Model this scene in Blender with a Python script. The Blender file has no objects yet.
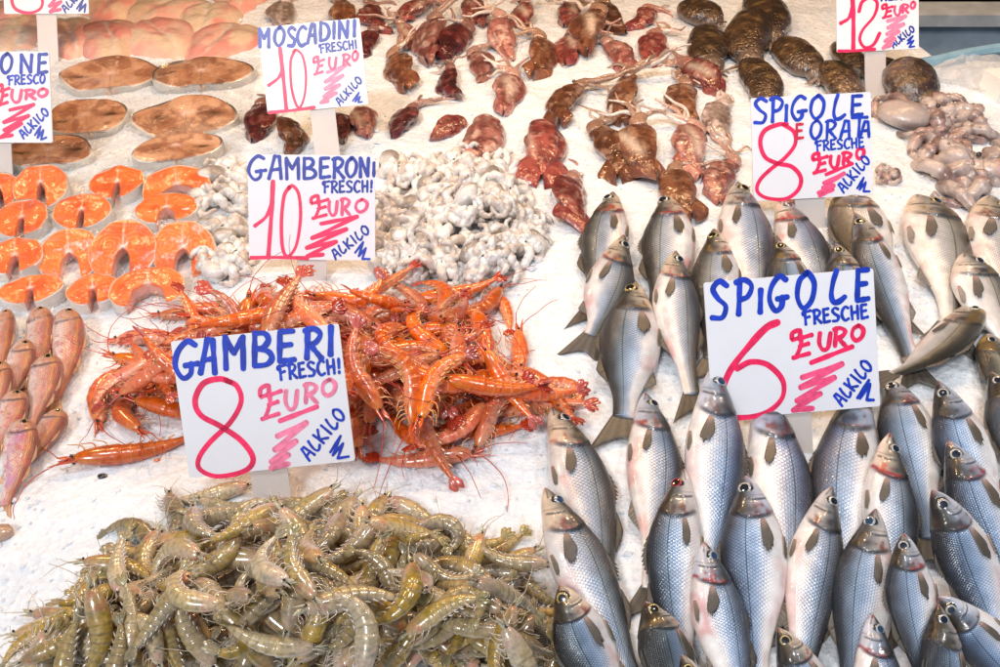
import bpy, math, random
import numpy as np

random.seed(11)
rng = np.random.default_rng(11)
scene = bpy.context.scene
COL = scene.collection
PI = math.pi

# ------------------------------------------------------------------ camera model
CAM_H = 0.866
PITCH = math.radians(38.3)
FPX = 1000.0
FWD = np.array([0, math.cos(PITCH), -math.sin(PITCH)])
UPV = np.array([0, math.sin(PITCH), math.cos(PITCH)])


def ray(px, py):
    return np.array([(px - 500.0) / FPX, 0, 0]) + UPV * (-(py - 333.5) / FPX) + FWD


def at(px, py, h=0.0):
    """The point of the stall at height h that is seen at that place of the photograph."""
    d = ray(px, py)
    t = (h - CAM_H) / d[2]
    return np.array([0, 0, CAM_H]) + d * t


def scale_at(p):
    return FPX / float(np.dot(np.asarray(p) - np.array([0, 0, CAM_H]), FWD))


def screen(p):
    v = np.asarray(p, float) - np.array([0, 0, CAM_H])
    d = float(np.dot(v, FWD))
    return 500 + FPX * v[0] / d, 333.5 - FPX * float(np.dot(v, UPV)) / d


# ------------------------------------------------------------------ noise and small maths
def vnoise(p, seed=0):
    p = np.asarray(p, float)
    i = np.floor(p).astype(np.int64)
    f = p - i
    f = f * f * (3 - 2 * f)

    def h(a, b, c):
        n = (a * 374761393 + b * 668265263 + c * 1274126177 + seed * 974634777) & 0xFFFFFFFF
        n = ((n ^ (n >> 15)) * 2246822519) & 0xFFFFFFFF
        n = ((n ^ (n >> 13)) * 3266489917) & 0xFFFFFFFF
        n = (n ^ (n >> 16)) & 0xFFFF
        return n / 65535.0

    x, y, z = i[..., 0], i[..., 1], i[..., 2]
    fx, fy, fz = f[..., 0], f[..., 1], f[..., 2]
    r = 0
    for dx in (0, 1):
        wx = fx if dx else 1 - fx
        for dy in (0, 1):
            wy = fy if dy else 1 - fy
            for dz in (0, 1):
                wz = fz if dz else 1 - fz
                r = r + wx * wy * wz * h(x + dx, y + dy, z + dz)
    return r


def fbm(p, seed=0, oct=3):
    p = np.asarray(p, float)
    a, s, r, tot = 1.0, 1.0, 0, 0
    for k in range(oct):
        r = r + a * vnoise(p * s, seed + k * 17)
        tot += a
        a *= 0.5
        s *= 2.03
    return r / tot


def sst(x, a, b):
    t = np.clip((np.asarray(x, float) - a) / (b - a), 0, 1)
    return t * t * (3 - 2 * t)


def mixc(a, b, m):
    m = np.asarray(m)[..., None]
    return a * (1 - m) + b * m


def C3(*v):
    return np.array(v, float)


def unit(v):
    v = np.asarray(v, float)
    return v / (np.linalg.norm(v, axis=-1, keepdims=True) + 1e-12)


# ------------------------------------------------------------------ objects
def link(o):
    COL.objects.link(o)
    return o


def mesh(name, V, F, col=None, uv=None, smooth=True):
    """F: list of faces, or an (n,4) / (n,3) array, or a list of such arrays."""
    me = bpy.data.meshes.new(name)
    V = np.asarray(V, np.float32)
    if isinstance(F, np.ndarray):
        F = [F]
    arrs = [np.asarray(f, np.int32) for f in F if len(f)]
    tot = np.concatenate([np.full(len(a), a.shape[1], np.int32) for a in arrs])
    loops = np.concatenate([a.ravel() for a in arrs])
    start = np.concatenate([[0], np.cumsum(tot)[:-1]]).astype(np.int32)
    me.vertices.add(len(V))
    me.vertices.foreach_set('co', V.ravel())
    me.loops.add(len(loops))
    me.loops.foreach_set('vertex_index', loops)
    me.polygons.add(len(tot))
    me.polygons.foreach_set('loop_start', start)
    me.polygons.foreach_set('loop_total', tot)
    me.polygons.foreach_set('use_smooth', np.full(len(tot), bool(smooth)))
    if col is not None:
        col = np.asarray(col, np.float32)
        if col.shape[1] == 3:
            col = np.concatenate([col, np.ones((len(col), 1), np.float32)], 1)
        a = me.attributes.new('Col', 'FLOAT_COLOR', 'POINT')
        a.data.foreach_set('color', np.ascontiguousarray(col).ravel())
    if uv is not None:
        a = me.attributes.new('fuv', 'FLOAT2', 'POINT')
        a.data.foreach_set('vector', np.ascontiguousarray(np.asarray(uv, np.float32)).ravel())
    me.update(calc_edges=True)
    me.validate()
    return me


def obj(name, me, mat=None, parent=None):
    o = bpy.data.objects.new(name, me)
    link(o)
    if mat is not None and not me.materials:
        me.materials.append(mat)
    if parent is not None:
        o.parent = parent
    return o


def empty(name, loc=(0, 0, 0)):
    o = bpy.data.objects.new(name, None)
    o.empty_display_size = 0.02
    o.location = loc
    return link(o)


def tag(o, label=None, cat=None, group=None, kind=None):
    if label:
        o['label'] = label
    if cat:
        o['category'] = cat
    if group:
        o['group'] = group
    if kind:
        o['kind'] = kind
    return o


class MB:
    """Collects pieces of one mesh."""

    def __init__(self):
        self.V, self.Q, self.T, self.C, self.U, self.n = [], [], [], [], [], 0

    def add(self, V, F, col=None, uv=None):
        V = np.asarray(V, float)
        F = np.asarray(F, int)
        if len(F):
            (self.Q if F.shape[1] == 4 else self.T).append(F + self.n)
        self.V.append(V)
        if col is None:
            col = np.ones((len(V), 4))
        col = np.asarray(col, float)
        if col.ndim == 1:
            col = np.tile(col, (len(V), 1))
        if col.shape[1] == 3:
            col = np.concatenate([col, np.ones((len(col), 1))], 1)
        self.C.append(col)
        self.U.append(np.zeros((len(V), 2)) if uv is None else np.asarray(uv, float))
        self.n += len(V)

    def piece(self, t):
        V, fs, c, uv = t
        o = np.asarray(V).mean(0)
        vol = 0.0
        for f in fs:
            f = np.asarray(f, int)
            q = np.asarray(V)[f] - o
            for j in range(1, f.shape[1] - 1):
                vol += float(np.einsum('ij,ij->i', q[:, 0], np.cross(q[:, j], q[:, j + 1])).sum())
        if vol < 0:
            fs = [np.asarray(f, int)[:, ::-1] for f in fs]
        base = self.n
        self.add(V, fs[0], c, uv)
        for f in fs[1:]:
            f = np.asarray(f, int)
            (self.Q if f.shape[1] == 4 else self.T).append(f + base)

    def verts(self):
        return np.concatenate(self.V)

    def build(self, name, smooth=True):
        F = []
        if self.Q:
            F.append(np.concatenate(self.Q))
        if self.T:
            F.append(np.concatenate(self.T))
        return mesh(name, self.verts(), F, np.concatenate(self.C), np.concatenate(self.U), smooth)


def grid_faces(n, m, wrap=False):
    i = np.arange(n - 1)[:, None]
    k = np.arange(m if wrap else m - 1)[None, :]
    a = i * m + k
    b = i * m + (k + 1) % m
    return np.stack([a + 0 * b, b, b + m, a + m], -1).reshape(-1, 4)


def spline(P, n):
    """Catmull-Rom through the points, n samples."""
    P = np.asarray(P, float)
    if len(P) == 2:
        t = np.linspace(0, 1, n)[:, None]
        return P[0] * (1 - t) + P[1] * t
    Q = np.concatenate([[2 * P[0] - P[1]], P, [2 * P[-1] - P[-2]]])
    t = np.linspace(0, len(P) - 1 - 1e-9, n)
    i = t.astype(int)
    f = (t - i)[:, None]
    p0, p1, p2, p3 = Q[i], Q[i + 1], Q[i + 2], Q[i + 3]
    return 0.5 * (2 * p1 + (p2 - p0) * f + (2 * p0 - 5 * p1 + 4 * p2 - p3) * f ** 2 + (3 * p1 - p0 - 3 * p2 + p3) * f ** 3)


def tube(path, ra, rb, nseg=10, up=(0, 0, 1), col=None):
    """A tapered tube along the path: ra across, rb along 'up'. Closed at both ends."""
    P = np.asarray(path, float)
    n = len(P)
    T = unit(np.gradient(P, axis=0))
    up = np.asarray(up, float)
    S = np.cross(T, np.tile(up, (n, 1)) if up.ndim == 1 else up)
    bad = np.linalg.norm(S, axis=1) < 1e-4
    S[bad] = np.cross(T[bad], np.array([1.0, 0.13, 0.2]))
    S = unit(S)
    N = np.cross(S, T)
    ra = np.broadcast_to(np.asarray(ra, float), (n,))
    rb = np.broadcast_to(np.asarray(rb, float), (n,))
    th = np.linspace(0, 2 * PI, nseg, endpoint=False)
    V = P[:, None, :] + S[:, None, :] * (ra[:, None] * np.cos(th))[..., None] + N[:, None, :] * (rb[:, None] * np.sin(th))[..., None]
    V = V.reshape(-1, 3)
    F = grid_faces(n, nseg, True)
    V = np.concatenate([V, [P[0], P[-1]]])
    k = np.arange(nseg)
    c0 = np.stack([np.full(nseg, n * nseg), (k + 1) % nseg, k], -1)
    e = (n - 1) * nseg
    c1 = np.stack([np.full(nseg, n * nseg + 1), e + k, e + (k + 1) % nseg], -1)
    if col is None:
        cc = np.ones((len(V), 4))
    else:
        col = np.asarray(col, float)
        if col.ndim == 1:
            cc = np.tile(col, (len(V), 1))
        else:
            cc = np.concatenate([np.repeat(col, nseg, 0), col[:1], col[-1:]])
    u = np.linspace(0, 1, n)
    uv = np.concatenate([np.stack([np.repeat(u, nseg), np.tile(np.sin(th), n)], -1), [[0, 0], [1, 0]]])
    return V, [F, c0, c1], cc, uv


def ball(c, r, n=8, m=12, sq=(1, 1, 1), col=None):
    ph = np.linspace(0, PI, n)
    th = np.linspace(0, 2 * PI, m, endpoint=False)
    V = np.stack([np.sin(ph)[:, None] * np.cos(th), np.sin(ph)[:, None] * np.sin(th), np.cos(ph)[:, None] + 0 * th], -1).reshape(-1, 3)
    V = np.asarray(c) + V * r * np.asarray(sq)
    return V, [grid_faces(n, m, True)[:, ::-1]], (np.ones((len(V), 4)) if col is None else np.tile(np.asarray(col, float), (len(V), 1))), np.zeros((len(V), 2))


def box_piece(x0, x1, y0, y1, z0, z1, col=None):
    V = np.array([(x, y, z) for x in (x0, x1) for y in (y0, y1) for z in (z0, z1)], float)
    F = np.array([(0, 1, 3, 2), (4, 6, 7, 5), (0, 4, 5, 1), (2, 3, 7, 6), (0, 2, 6, 4), (1, 5, 7, 3)])
    return V, [F], (np.ones((8, 4)) if col is None else np.tile(np.asarray(col, float), (8, 1))), np.zeros((8, 2))


# ------------------------------------------------------------------ materials
def new_mat(name):
    m = bpy.data.materials.new(name)
    m.use_nodes = True
    nt = m.node_tree
    nt.nodes.clear()
    out = nt.nodes.new('ShaderNodeOutputMaterial')
    b = nt.nodes.new('ShaderNodeBsdfPrincipled')
    nt.links.new(b.outputs[0], out.inputs[0])
    return m, nt, b


def node(nt, t, **kw):
    n = nt.nodes.new(t)
    for k, v in kw.items():
        if k in n.inputs.keys():
            s = n.inputs[k]
            if isinstance(v, bpy.types.NodeSocket):
                nt.links.new(v, s)
            else:
                s.default_value = v
        else:
            setattr(n, k, v)
    return n


def math_(nt, op, a, b=None, c=None):
    n = nt.nodes.new('ShaderNodeMath')
    n.operation = op
    for i, v in enumerate((a, b, c)):
        if v is None:
            continue
        if isinstance(v, bpy.types.NodeSocket):
            nt.links.new(v, n.inputs[i])
        else:
            n.inputs[i].default_value = v
    return n.outputs[0]


def setin(b, **kw):
    for k, v in kw.items():
        b.inputs[k.replace('_', ' ')].default_value = v


def flesh_mat(name, rough=0.3, coat=0.7, coat_rough=0.08, sss=0.0, sss_scale=0.006, noise_scale=120, noise_amt=0.35, bump=0.25,
              bump_scale=160, bump_dist=0.002, rand=0.15, spec=0.5, trans=0.0, sat_rand=0.0, sss_radius=(1, 0.5, 0.35)):
    m, nt, b = new_mat(name)
    at_ = node(nt, 'ShaderNodeAttribute', attribute_name='Col')
    tc = node(nt, 'ShaderNodeTexCoord')
    oi = node(nt, 'ShaderNodeObjectInfo')
    off = node(nt, 'ShaderNodeVectorMath', operation='ADD')
    nt.links.new(tc.outputs['Object'], off.inputs[0])
    nt.links.new(math_(nt, 'MULTIPLY', oi.outputs['Random'], 7.0), off.inputs[1])
    nz = node(nt, 'ShaderNodeTexNoise', Scale=noise_scale, Detail=4.0, Roughness=0.6)
    nt.links.new(off.outputs[0], nz.inputs['Vector'])
    k = math_(nt, 'MULTIPLY_ADD', math_(nt, 'SUBTRACT', nz.outputs['Fac'], 0.5), 2 * noise_amt, 1.0)
    r = math_(nt, 'MULTIPLY_ADD', math_(nt, 'SUBTRACT', oi.outputs['Random'], 0.5), 2 * rand, 1.0)
    k = math_(nt, 'MULTIPLY', k, r)
    hsv = node(nt, 'ShaderNodeHueSaturation')
    nt.links.new(at_.outputs['Color'], hsv.inputs['Color'])
    nt.links.new(k, hsv.inputs['Value'])
    if sat_rand:
        r2 = math_(nt, 'FRACT', math_(nt, 'MULTIPLY', oi.outputs['Random'], 17.31))
        nt.links.new(math_(nt, 'MULTIPLY_ADD', math_(nt, 'SUBTRACT', r2, 0.5), 2 * sat_rand, 1.0), hsv.inputs['Saturation'])
    nt.links.new(hsv.outputs[0], b.inputs['Base Color'])
    nb = node(nt, 'ShaderNodeTexNoise', Scale=bump_scale, Detail=3.0)
    nt.links.new(off.outputs[0], nb.inputs['Vector'])
    bp = node(nt, 'ShaderNodeBump', Strength=bump, Distance=bump_dist)
    nt.links.new(nb.outputs['Fac'], bp.inputs['Height'])
    nt.links.new(bp.outputs[0], b.inputs['Normal'])
    nt.links.new(bp.outputs[0], b.inputs['Coat Normal'])
    setin(b, Roughness=rough, Coat_Weight=coat, Coat_Roughness=coat_rough, Coat_IOR=1.6, Subsurface_Weight=sss, Subsurface_Scale=sss_scale,
          Specular_IOR_Level=spec, Transmission_Weight=trans)
    b.inputs['Subsurface Radius'].default_value = sss_radius
    return m


def fish_mat(name, nu, nv, metallic=0.45, rough=0.3, contrast=0.5, line=True, line_at=0.22):
    m, nt, b = new_mat(name)
    at_ = node(nt, 'ShaderNodeAttribute', attribute_name='Col')
    uv = node(nt, 'ShaderNodeAttribute', attribute_name='fuv')
    sep = node(nt, 'ShaderNodeSeparateXYZ')
    nt.links.new(uv.outputs['Vector'], sep.inputs[0])
    u, s = sep.outputs[0], sep.outputs[1]
    # s = sine of the angle round the body: use the angle itself so that scales keep their size
    ang = math_(nt, 'ARCSINE', math_(nt, 'MULTIPLY', s, 0.999))
    v = math_(nt, 'MULTIPLY', ang, nv)
    row = math_(nt, 'FLOOR', v)
    fy = math_(nt, 'SUBTRACT', math_(nt, 'MULTIPLY', math_(nt, 'FRACT', v), 2.0), 1.0)
    x = math_(nt, 'MULTIPLY_ADD', u, nu, math_(nt, 'MULTIPLY', math_(nt, 'MODULO', math_(nt, 'ABSOLUTE', row), 2.0), 0.5))
    x = math_(nt, 'MULTIPLY_ADD', math_(nt, 'MULTIPLY', fy, fy), 0.42, x)
    p = math_(nt, 'SUBTRACT', 1.0, math_(nt, 'POWER', math_(nt, 'FRACT', x), 2.2))
    mask = at_.outputs['Alpha']
    tc = node(nt, 'ShaderNodeTexCoord')
    nz = node(nt, 'ShaderNodeTexNoise', Scale=60.0, Detail=4.0)
    nt.links.new(tc.outputs['Object'], nz.inputs['Vector'])
    amp = math_(nt, 'MULTIPLY', mask, contrast)
    k = math_(nt, 'MULTIPLY_ADD', math_(nt, 'SUBTRACT', p, 0.5), amp, 1.0)
    k = math_(nt, 'MULTIPLY', k, math_(nt, 'MULTIPLY_ADD', math_(nt, 'SUBTRACT', nz.outputs['Fac'], 0.5), 0.7, 1.0))
    if line:
        ln = math_(nt, 'ABSOLUTE', math_(nt, 'SUBTRACT', s, math_(nt, 'MULTIPLY_ADD', math_(nt, 'SINE', math_(nt, 'MULTIPLY', u, 3.0)), 0.16, line_at - 0.1)))
        ln = math_(nt, 'LESS_THAN', ln, 0.022)
        ln = math_(nt, 'MULTIPLY', ln, mask)
        k = math_(nt, 'MULTIPLY', k, math_(nt, 'MULTIPLY_ADD', ln, -0.62, 1.0))
    vm = node(nt, 'ShaderNodeVectorMath', operation='SCALE')
    nt.links.new(at_.outputs['Color'], vm.inputs[0])
    nt.links.new(k, vm.inputs['Scale'])
    nt.links.new(vm.outputs[0], b.inputs['Base Color'])
    n5 = node(nt, 'ShaderNodeTexNoise', Scale=38.0, Detail=3.0, Roughness=0.55)
    nt.links.new(tc.outputs['Object'], n5.inputs['Vector'])
    bp = node(nt, 'ShaderNodeBump', Strength=0.6, Distance=0.0012)
    h = math_(nt, 'MULTIPLY_ADD', n5.outputs['Fac'], 2.2, math_(nt, 'MULTIPLY', p, mask))
    h = math_(nt, 'MULTIPLY_ADD', nz.outputs['Fac'], 0.9, h)
    nt.links.new(h, bp.inputs['Height'])
    nt.links.new(bp.outputs[0], b.inputs['Normal'])
    nt.links.new(bp.outputs[0], b.inputs['Coat Normal'])
    setin(b, Roughness=rough, Coat_Weight=0.55, Coat_Roughness=0.10)
    nt.links.new(math_(nt, 'MULTIPLY_ADD', mask, metallic, 0.05), b.inputs['Metallic'])
    return m


def plain_mat(name, color, rough=0.5, coat=0.0, noise=0.15, scale=30, bump=0.1, trans=0.0, metallic=0.0, alpha=1.0, sss=0.0):
    m, nt, b = new_mat(name)
    tc = node(nt, 'ShaderNodeTexCoord')
    nz = node(nt, 'ShaderNodeTexNoise', Scale=scale, Detail=5.0)
    nt.links.new(tc.outputs['Object'], nz.inputs['Vector'])
    hsv = node(nt, 'ShaderNodeHueSaturation')
    hsv.inputs['Color'].default_value = (*color, 1)
    nt.links.new(math_(nt, 'MULTIPLY_ADD', math_(nt, 'SUBTRACT', nz.outputs['Fac'], 0.5), 2 * noise, 1.0), hsv.inputs['Value'])
    nt.links.new(hsv.outputs[0], b.inputs['Base Color'])
    if bump:
        bp = node(nt, 'ShaderNodeBump', Strength=bump, Distance=0.002)
        nt.links.new(nz.outputs['Fac'], bp.inputs['Height'])
        nt.links.new(bp.outputs[0], b.inputs['Normal'])
    setin(b, Roughness=rough, Coat_Weight=coat, Transmission_Weight=trans, Metallic=metallic, Alpha=alpha, Subsurface_Weight=sss, Subsurface_Scale=0.01)
    return m


def ice_mat(name):
    m, nt, b = new_mat(name)
    tc = node(nt, 'ShaderNodeTexCoord')
    n1 = node(nt, 'ShaderNodeTexNoise', Scale=14.0, Detail=5.0, Roughness=0.6)
    n2 = node(nt, 'ShaderNodeTexVoronoi', Scale=190.0)
    n3 = node(nt, 'ShaderNodeTexNoise', Scale=420.0, Detail=3.0)
    n4 = node(nt, 'ShaderNodeTexVoronoi', Scale=75.0)
    for n in (n1, n2, n3, n4):
        nt.links.new(tc.outputs['Object'], n.inputs['Vector'])
    cr = node(nt, 'ShaderNodeValToRGB')
    cr.color_ramp.elements[0].position = 0.3
    cr.color_ramp.elements[0].color = (0.76, 0.83, 0.91, 1)
    cr.color_ramp.elements[1].position = 0.62
    cr.color_ramp.elements[1].color = (0.89, 0.93, 0.97, 1)
    nt.links.new(n1.outputs['Fac'], cr.inputs[0])
    gr = node(nt, 'ShaderNodeHueSaturation')
    nt.links.new(cr.outputs[0], gr.inputs['Color'])
    sp = node(nt, 'ShaderNodeSeparateXYZ')
    nt.links.new(n2.outputs['Color'], sp.inputs[0])
    nt.links.new(math_(nt, 'MULTIPLY_ADD', sp.outputs[0], 0.14, 0.93), gr.inputs['Value'])
    nt.links.new(gr.outputs[0], b.inputs['Base Color'])
    h = math_(nt, 'MULTIPLY_ADD', n2.outputs['Distance'], 0.6, math_(nt, 'MULTIPLY', n3.outputs['Fac'], 0.5))
    h = math_(nt, 'MULTIPLY_ADD', n4.outputs['Distance'], 1.1, h)
    bp = node(nt, 'ShaderNodeBump', Strength=0.5, Distance=0.0035)
    nt.links.new(h, bp.inputs['Height'])
    nt.links.new(bp.outputs[0], b.inputs['Normal'])
    rr = math_(nt, 'MULTIPLY_ADD', sp.outputs[1], 0.5, 0.08)
    nt.links.new(rr, b.inputs['Roughness'])
    setin(b, Subsurface_Weight=0.35, Subsurface_Scale=0.012, IOR=1.31)
    b.inputs['Subsurface Radius'].default_value = (0.9, 1.0, 1.0)
    return m


def film_mat(name, base=0.06, white=0.05):
    """Clear plastic film: see-through with glints."""
    m = bpy.data.materials.new(name)
    m.use_nodes = True
    nt = m.node_tree
    nt.nodes.clear()
    out = nt.nodes.new('ShaderNodeOutputMaterial')
    tr = nt.nodes.new('ShaderNodeBsdfTransparent')
    b = nt.nodes.new('ShaderNodeBsdfGlossy')
    b.inputs['Roughness'].default_value = 0.24
    b.inputs['Color'].default_value = (0.95, 0.95, 0.95, 1)
    wh = nt.nodes.new('ShaderNodeBsdfTranslucent')
    wh.inputs['Color'].default_value = (0.9, 0.9, 0.9, 1)
    df = nt.nodes.new('ShaderNodeBsdfDiffuse')
    df.inputs['Color'].default_value = (0.9, 0.9, 0.9, 1)
    body = nt.nodes.new('ShaderNodeMixShader')
    nt.links.new(wh.outputs[0], body.inputs[1])
    nt.links.new(df.outputs[0], body.inputs[2])
    see = nt.nodes.new('ShaderNodeMixShader')
    see.inputs[0].default_value = white
    nt.links.new(tr.outputs[0], see.inputs[1])
    nt.links.new(body.outputs[0], see.inputs[2])
    lw = node(nt, 'ShaderNodeLayerWeight', Blend=0.35)
    tc = node(nt, 'ShaderNodeTexCoord')
    mp = node(nt, 'ShaderNodeMapping')
    mp.inputs['Scale'].default_value = (1.0, 0.45, 1.0)
    mp.inputs['Rotation'].default_value = (0, 0, 0.6)
    nt.links.new(tc.outputs['Object'], mp.inputs['Vector'])
    nz = node(nt, 'ShaderNodeTexNoise', Scale=38.0, Detail=5.0, Roughness=0.55, Distortion=1.3)
    nt.links.new(mp.outputs[0], nz.inputs['Vector'])
    bp = node(nt, 'ShaderNodeBump', Strength=1.0, Distance=0.016)
    nt.links.new(nz.outputs['Fac'], bp.inputs['Height'])
    nt.links.new(bp.outputs[0], b.inputs['Normal'])
    nt.links.new(bp.outputs[0], lw.inputs['Normal'])
    mx = nt.nodes.new('ShaderNodeMixShader')
    f = math_(nt, 'MULTIPLY_ADD', lw.outputs['Facing'], 0.12, base)
    nt.links.new(f, mx.inputs[0])
    nt.links.new(see.outputs[0], mx.inputs[1])
    nt.links.new(b.outputs[0], mx.inputs[2])
    nt.links.new(mx.outputs[0], out.inputs[0])
    return m


def ink_mat(name, rough=0.35):
    m, nt, b = new_mat(name)
    at_ = node(nt, 'ShaderNodeAttribute', attribute_name='Col')
    tc = node(nt, 'ShaderNodeTexCoord')
    nz = node(nt, 'ShaderNodeTexNoise', Scale=160.0, Detail=3.0)
    nt.links.new(tc.outputs['Object'], nz.inputs['Vector'])
    hsv = node(nt, 'ShaderNodeHueSaturation')
    nt.links.new(at_.outputs['Color'], hsv.inputs['Color'])
    nt.links.new(math_(nt, 'MULTIPLY_ADD', math_(nt, 'SUBTRACT', nz.outputs['Fac'], 0.5), 0.9, 1.0), hsv.inputs['Value'])
    nt.links.new(hsv.outputs[0], b.inputs['Base Color'])
    setin(b, Roughness=rough)
    return m


M = {}
M['ice'] = ice_mat('crushed ice')
M['bass'] = fish_mat('sea bass skin', 66, 11, 0.22, 0.33, 1.45)
M['bream'] = fish_mat('gilthead bream skin', 66, 13, 0.22, 0.32, 0.7)
M['mullet'] = fish_mat('red mullet skin', 34, 7, 0.02, 0.33, 0.55, line=False)
M['fin'] = flesh_mat('wet fin', 0.5, 0.25, 0.3, noise_scale=200, noise_amt=0.3, bump=0.2, rand=0.1)
M['eye'] = flesh_mat('fish eye', 0.12, 1.0, 0.02, noise_amt=0.05, bump=0.0, rand=0.05)
M['prawn'] = flesh_mat('grey prawn shell', 0.28, 1.0, 0.16, sss=0.25, sss_scale=0.006, noise_scale=26, noise_amt=0.6, bump=0.22, bump_scale=17, bump_dist=0.0012, rand=0.3, sat_rand=0.3, sss_radius=(1, .8, .5))
M['redprawn'] = flesh_mat('red prawn shell', 0.3, 0.9, 0.18, sss=0.12, sss_scale=0.005, noise_scale=24, noise_amt=0.5, bump=0.22, bump_scale=17, bump_dist=0.0012, rand=0.25, sat_rand=0.12)
M['squid'] = flesh_mat('wet squid skin', 0.3, 1.0, 0.14, sss=0.08, noise_scale=300, noise_amt=0.7, bump=0.7, bump_scale=80, bump_dist=0.005, rand=0.2)
M['cuttle'] = flesh_mat('dark cuttlefish skin', 0.3, 1.0, 0.13, noise_scale=420, noise_amt=0.8, bump=0.9, bump_scale=150, bump_dist=0.004, rand=0.15)
M['octopus'] = flesh_mat('pale octopus flesh', 0.38, 0.5, 0.2, sss=0.3, sss_scale=0.006, noise_scale=170, noise_amt=0.25, bump=0.4, bump_scale=190, rand=0.1)
M['salmon'] = flesh_mat('salmon flesh', 0.35, 0.6, 0.16, sss=0.2, sss_scale=0.006, noise_scale=200, noise_amt=0.14, bump=0.3, bump_scale=260, rand=0.1)
M['steak'] = flesh_mat('brown fish flesh', 0.33, 0.6, 0.1, sss=0.12, noise_scale=150, noise_amt=0.3, bump=0.35, bump_scale=220, rand=0.1)
M['pink'] = flesh_mat('translucent pink flesh', 0.25, 1.0, 0.12, sss=0.4, sss_scale=0.01, noise_scale=90, noise_amt=0.2, bump=0.4, bump_scale=90, rand=0.1)
M['board'] = plain_mat('white plastic board', (0.84, 0.84, 0.88), 0.28, 0.25, 0.05, 25, 0.05)
M['stake'] = plain_mat('milky plastic stake', (0.80, 0.74, 0.70), 0.3, 0.1, 0.08, 30, 0.03, trans=0.3)
M['ink'] = ink_mat('marker ink')
M['fin'].node_tree.nodes['Principled BSDF'].inputs['Alpha'].default_value = 0.84
M['film'] = film_mat('clear plastic film', 0.14, 0.03)
M['bag'] = film_mat('white plastic bag', 0.06, 0.55)
M['bluepaint'] = plain_mat('worn blue paint', (0.40, 0.49, 0.56), 0.5, 0, 0.6, 14, 0.3)
M['ledge'] = plain_mat('chipped pale blue paint', (0.46, 0.50, 0.52), 0.5, 0, 0.45, 22, 0.3)
M['dirt'] = plain_mat('brown wet grit', (0.13, 0.10, 0.085), 0.6, 0.2, 0.6, 40, 0.7)
M['rail'] = plain_mat('rusty sky blue rail', (0.25, 0.42, 0.52), 0.4, 0, 0.4, 30, 0.3)
M['foam'] = plain_mat('white foam box', (0.85, 0.83, 0.78), 0.7, 0, 0.05, 60, 0.1)
M['canvas'] = plain_mat('dark canvas', (0.05, 0.06, 0.045), 0.8, 0, 0.2, 30, 0.1)
# ------------------------------------------------------------------ the ice bed and its height map
MOUNDS = [((285, 590), 0.24, 0.17, 0.030), ((350, 375), 0.22, 0.13, 0.022), ((480, 40), 0.0, 0.0, 0.0)]
_M = [(at(*c), a, b, h) for c, a, b, h in MOUNDS if h]


def ice_h(x, y):
    x, y = np.asarray(x, float), np.asarray(y, float)
    z = np.zeros_like(x)
    for p, a, b, h in _M:
        q = ((x - p[0]) / a) ** 2 + ((y - p[1]) / b) ** 2
        z += h * np.exp(-q * 1.1)
    p = np.stack([x, y, 0 * x], -1)
    z += 0.016 * (fbm(p * 5.0, 3, 2) - 0.5)
    z += 0.007 * (fbm(p * 22.0, 5, 3) - 0.5)
    return z


CELL = 0.005
X0, Y0, NX, NY = -1.7, 0.3, 680, 500
_gx, _gy = np.meshgrid(X0 + (np.arange(NX) + .5) * CELL, Y0 + (np.arange(NY) + .5) * CELL, indexing='ij')
H = ice_h(_gx, _gy)
ICE = H.copy()


def cells(V):
    ix = np.clip(((V[:, 0] - X0) / CELL).astype(int), 0, NX - 1)
    iy = np.clip(((V[:, 1] - Y0) / CELL).astype(int), 0, NY - 1)
    return ix * NY + iy


def gaps(V):
    """per covered cell: (cell, H - lowest point)"""
    c = cells(V)
    lo = np.full(NX * NY, 1e9)
    np.minimum.at(lo, c, V[:, 2])
    k = np.unique(c)
    return k, H.ravel()[k] - lo[k]


def stamp(V):
    c = cells(V)
    np.maximum.at(H.reshape(-1), c, V[:, 2])


def hsample(x, y, r=0.012):
    ix, iy = int((x - X0) / CELL), int((y - Y0) / CELL)
    k = max(1, int(r / CELL))
    s = H[max(0, ix - k):ix + k + 1, max(0, iy - k):iy + k + 1]
    return float(s.mean()) if s.size else 0.0


def rotm(yaw, pitch, roll):
    cy, sy, cp, sp, cr, sr = math.cos(yaw), math.sin(yaw), math.cos(pitch), math.sin(pitch), math.cos(roll), math.sin(roll)
    Rz = np.array([[cy, -sy, 0], [sy, cy, 0], [0, 0, 1]])
    Ry = np.array([[cp, 0, -sp], [0, 1, 0], [sp, 0, cp]])
    Rx = np.array([[1, 0, 0], [0, cr, -sr], [0, sr, cr]])
    return Rz @ Ry @ Rx


from mathutils import Matrix, Vector


def settle(V, px, py, yaw, length, scale=1.0, roll=0.0, q=0.88, pitch=None, maxpitch=0.6, do_stamp=True):
    """Find where a thing of local points V (x along its length) comes to rest on what already lies there, so that it is seen at (px, py)."""
    h = 0.03
    for it in range(3):
        p = at(px, py, h)
        c, s = math.cos(yaw), math.sin(yaw)
        e = length * scale * 0.32
        ha, hb = hsample(p[0] + c * e, p[1] + s * e), hsample(p[0] - c * e, p[1] - s * e)
        pt = max(-maxpitch, min(maxpitch, math.atan2(ha - hb, 2 * e) * 0.9)) if pitch is None else pitch
        R = rotm(yaw, pt, roll)
        W = (V * scale) @ R.T + np.array([p[0], p[1], 0])
        k, g = gaps(W)
        z = float(np.quantile(g, q))
        h = z + 0.01
    W = W + np.array([0, 0, z])
    if do_stamp:
        stamp(W)
    m = Matrix(((R * scale)[0].tolist() + [p[0]], (R * scale)[1].tolist() + [p[1]], (R * scale)[2].tolist() + [z], [0, 0, 0, 1]))
    return m, W


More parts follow.
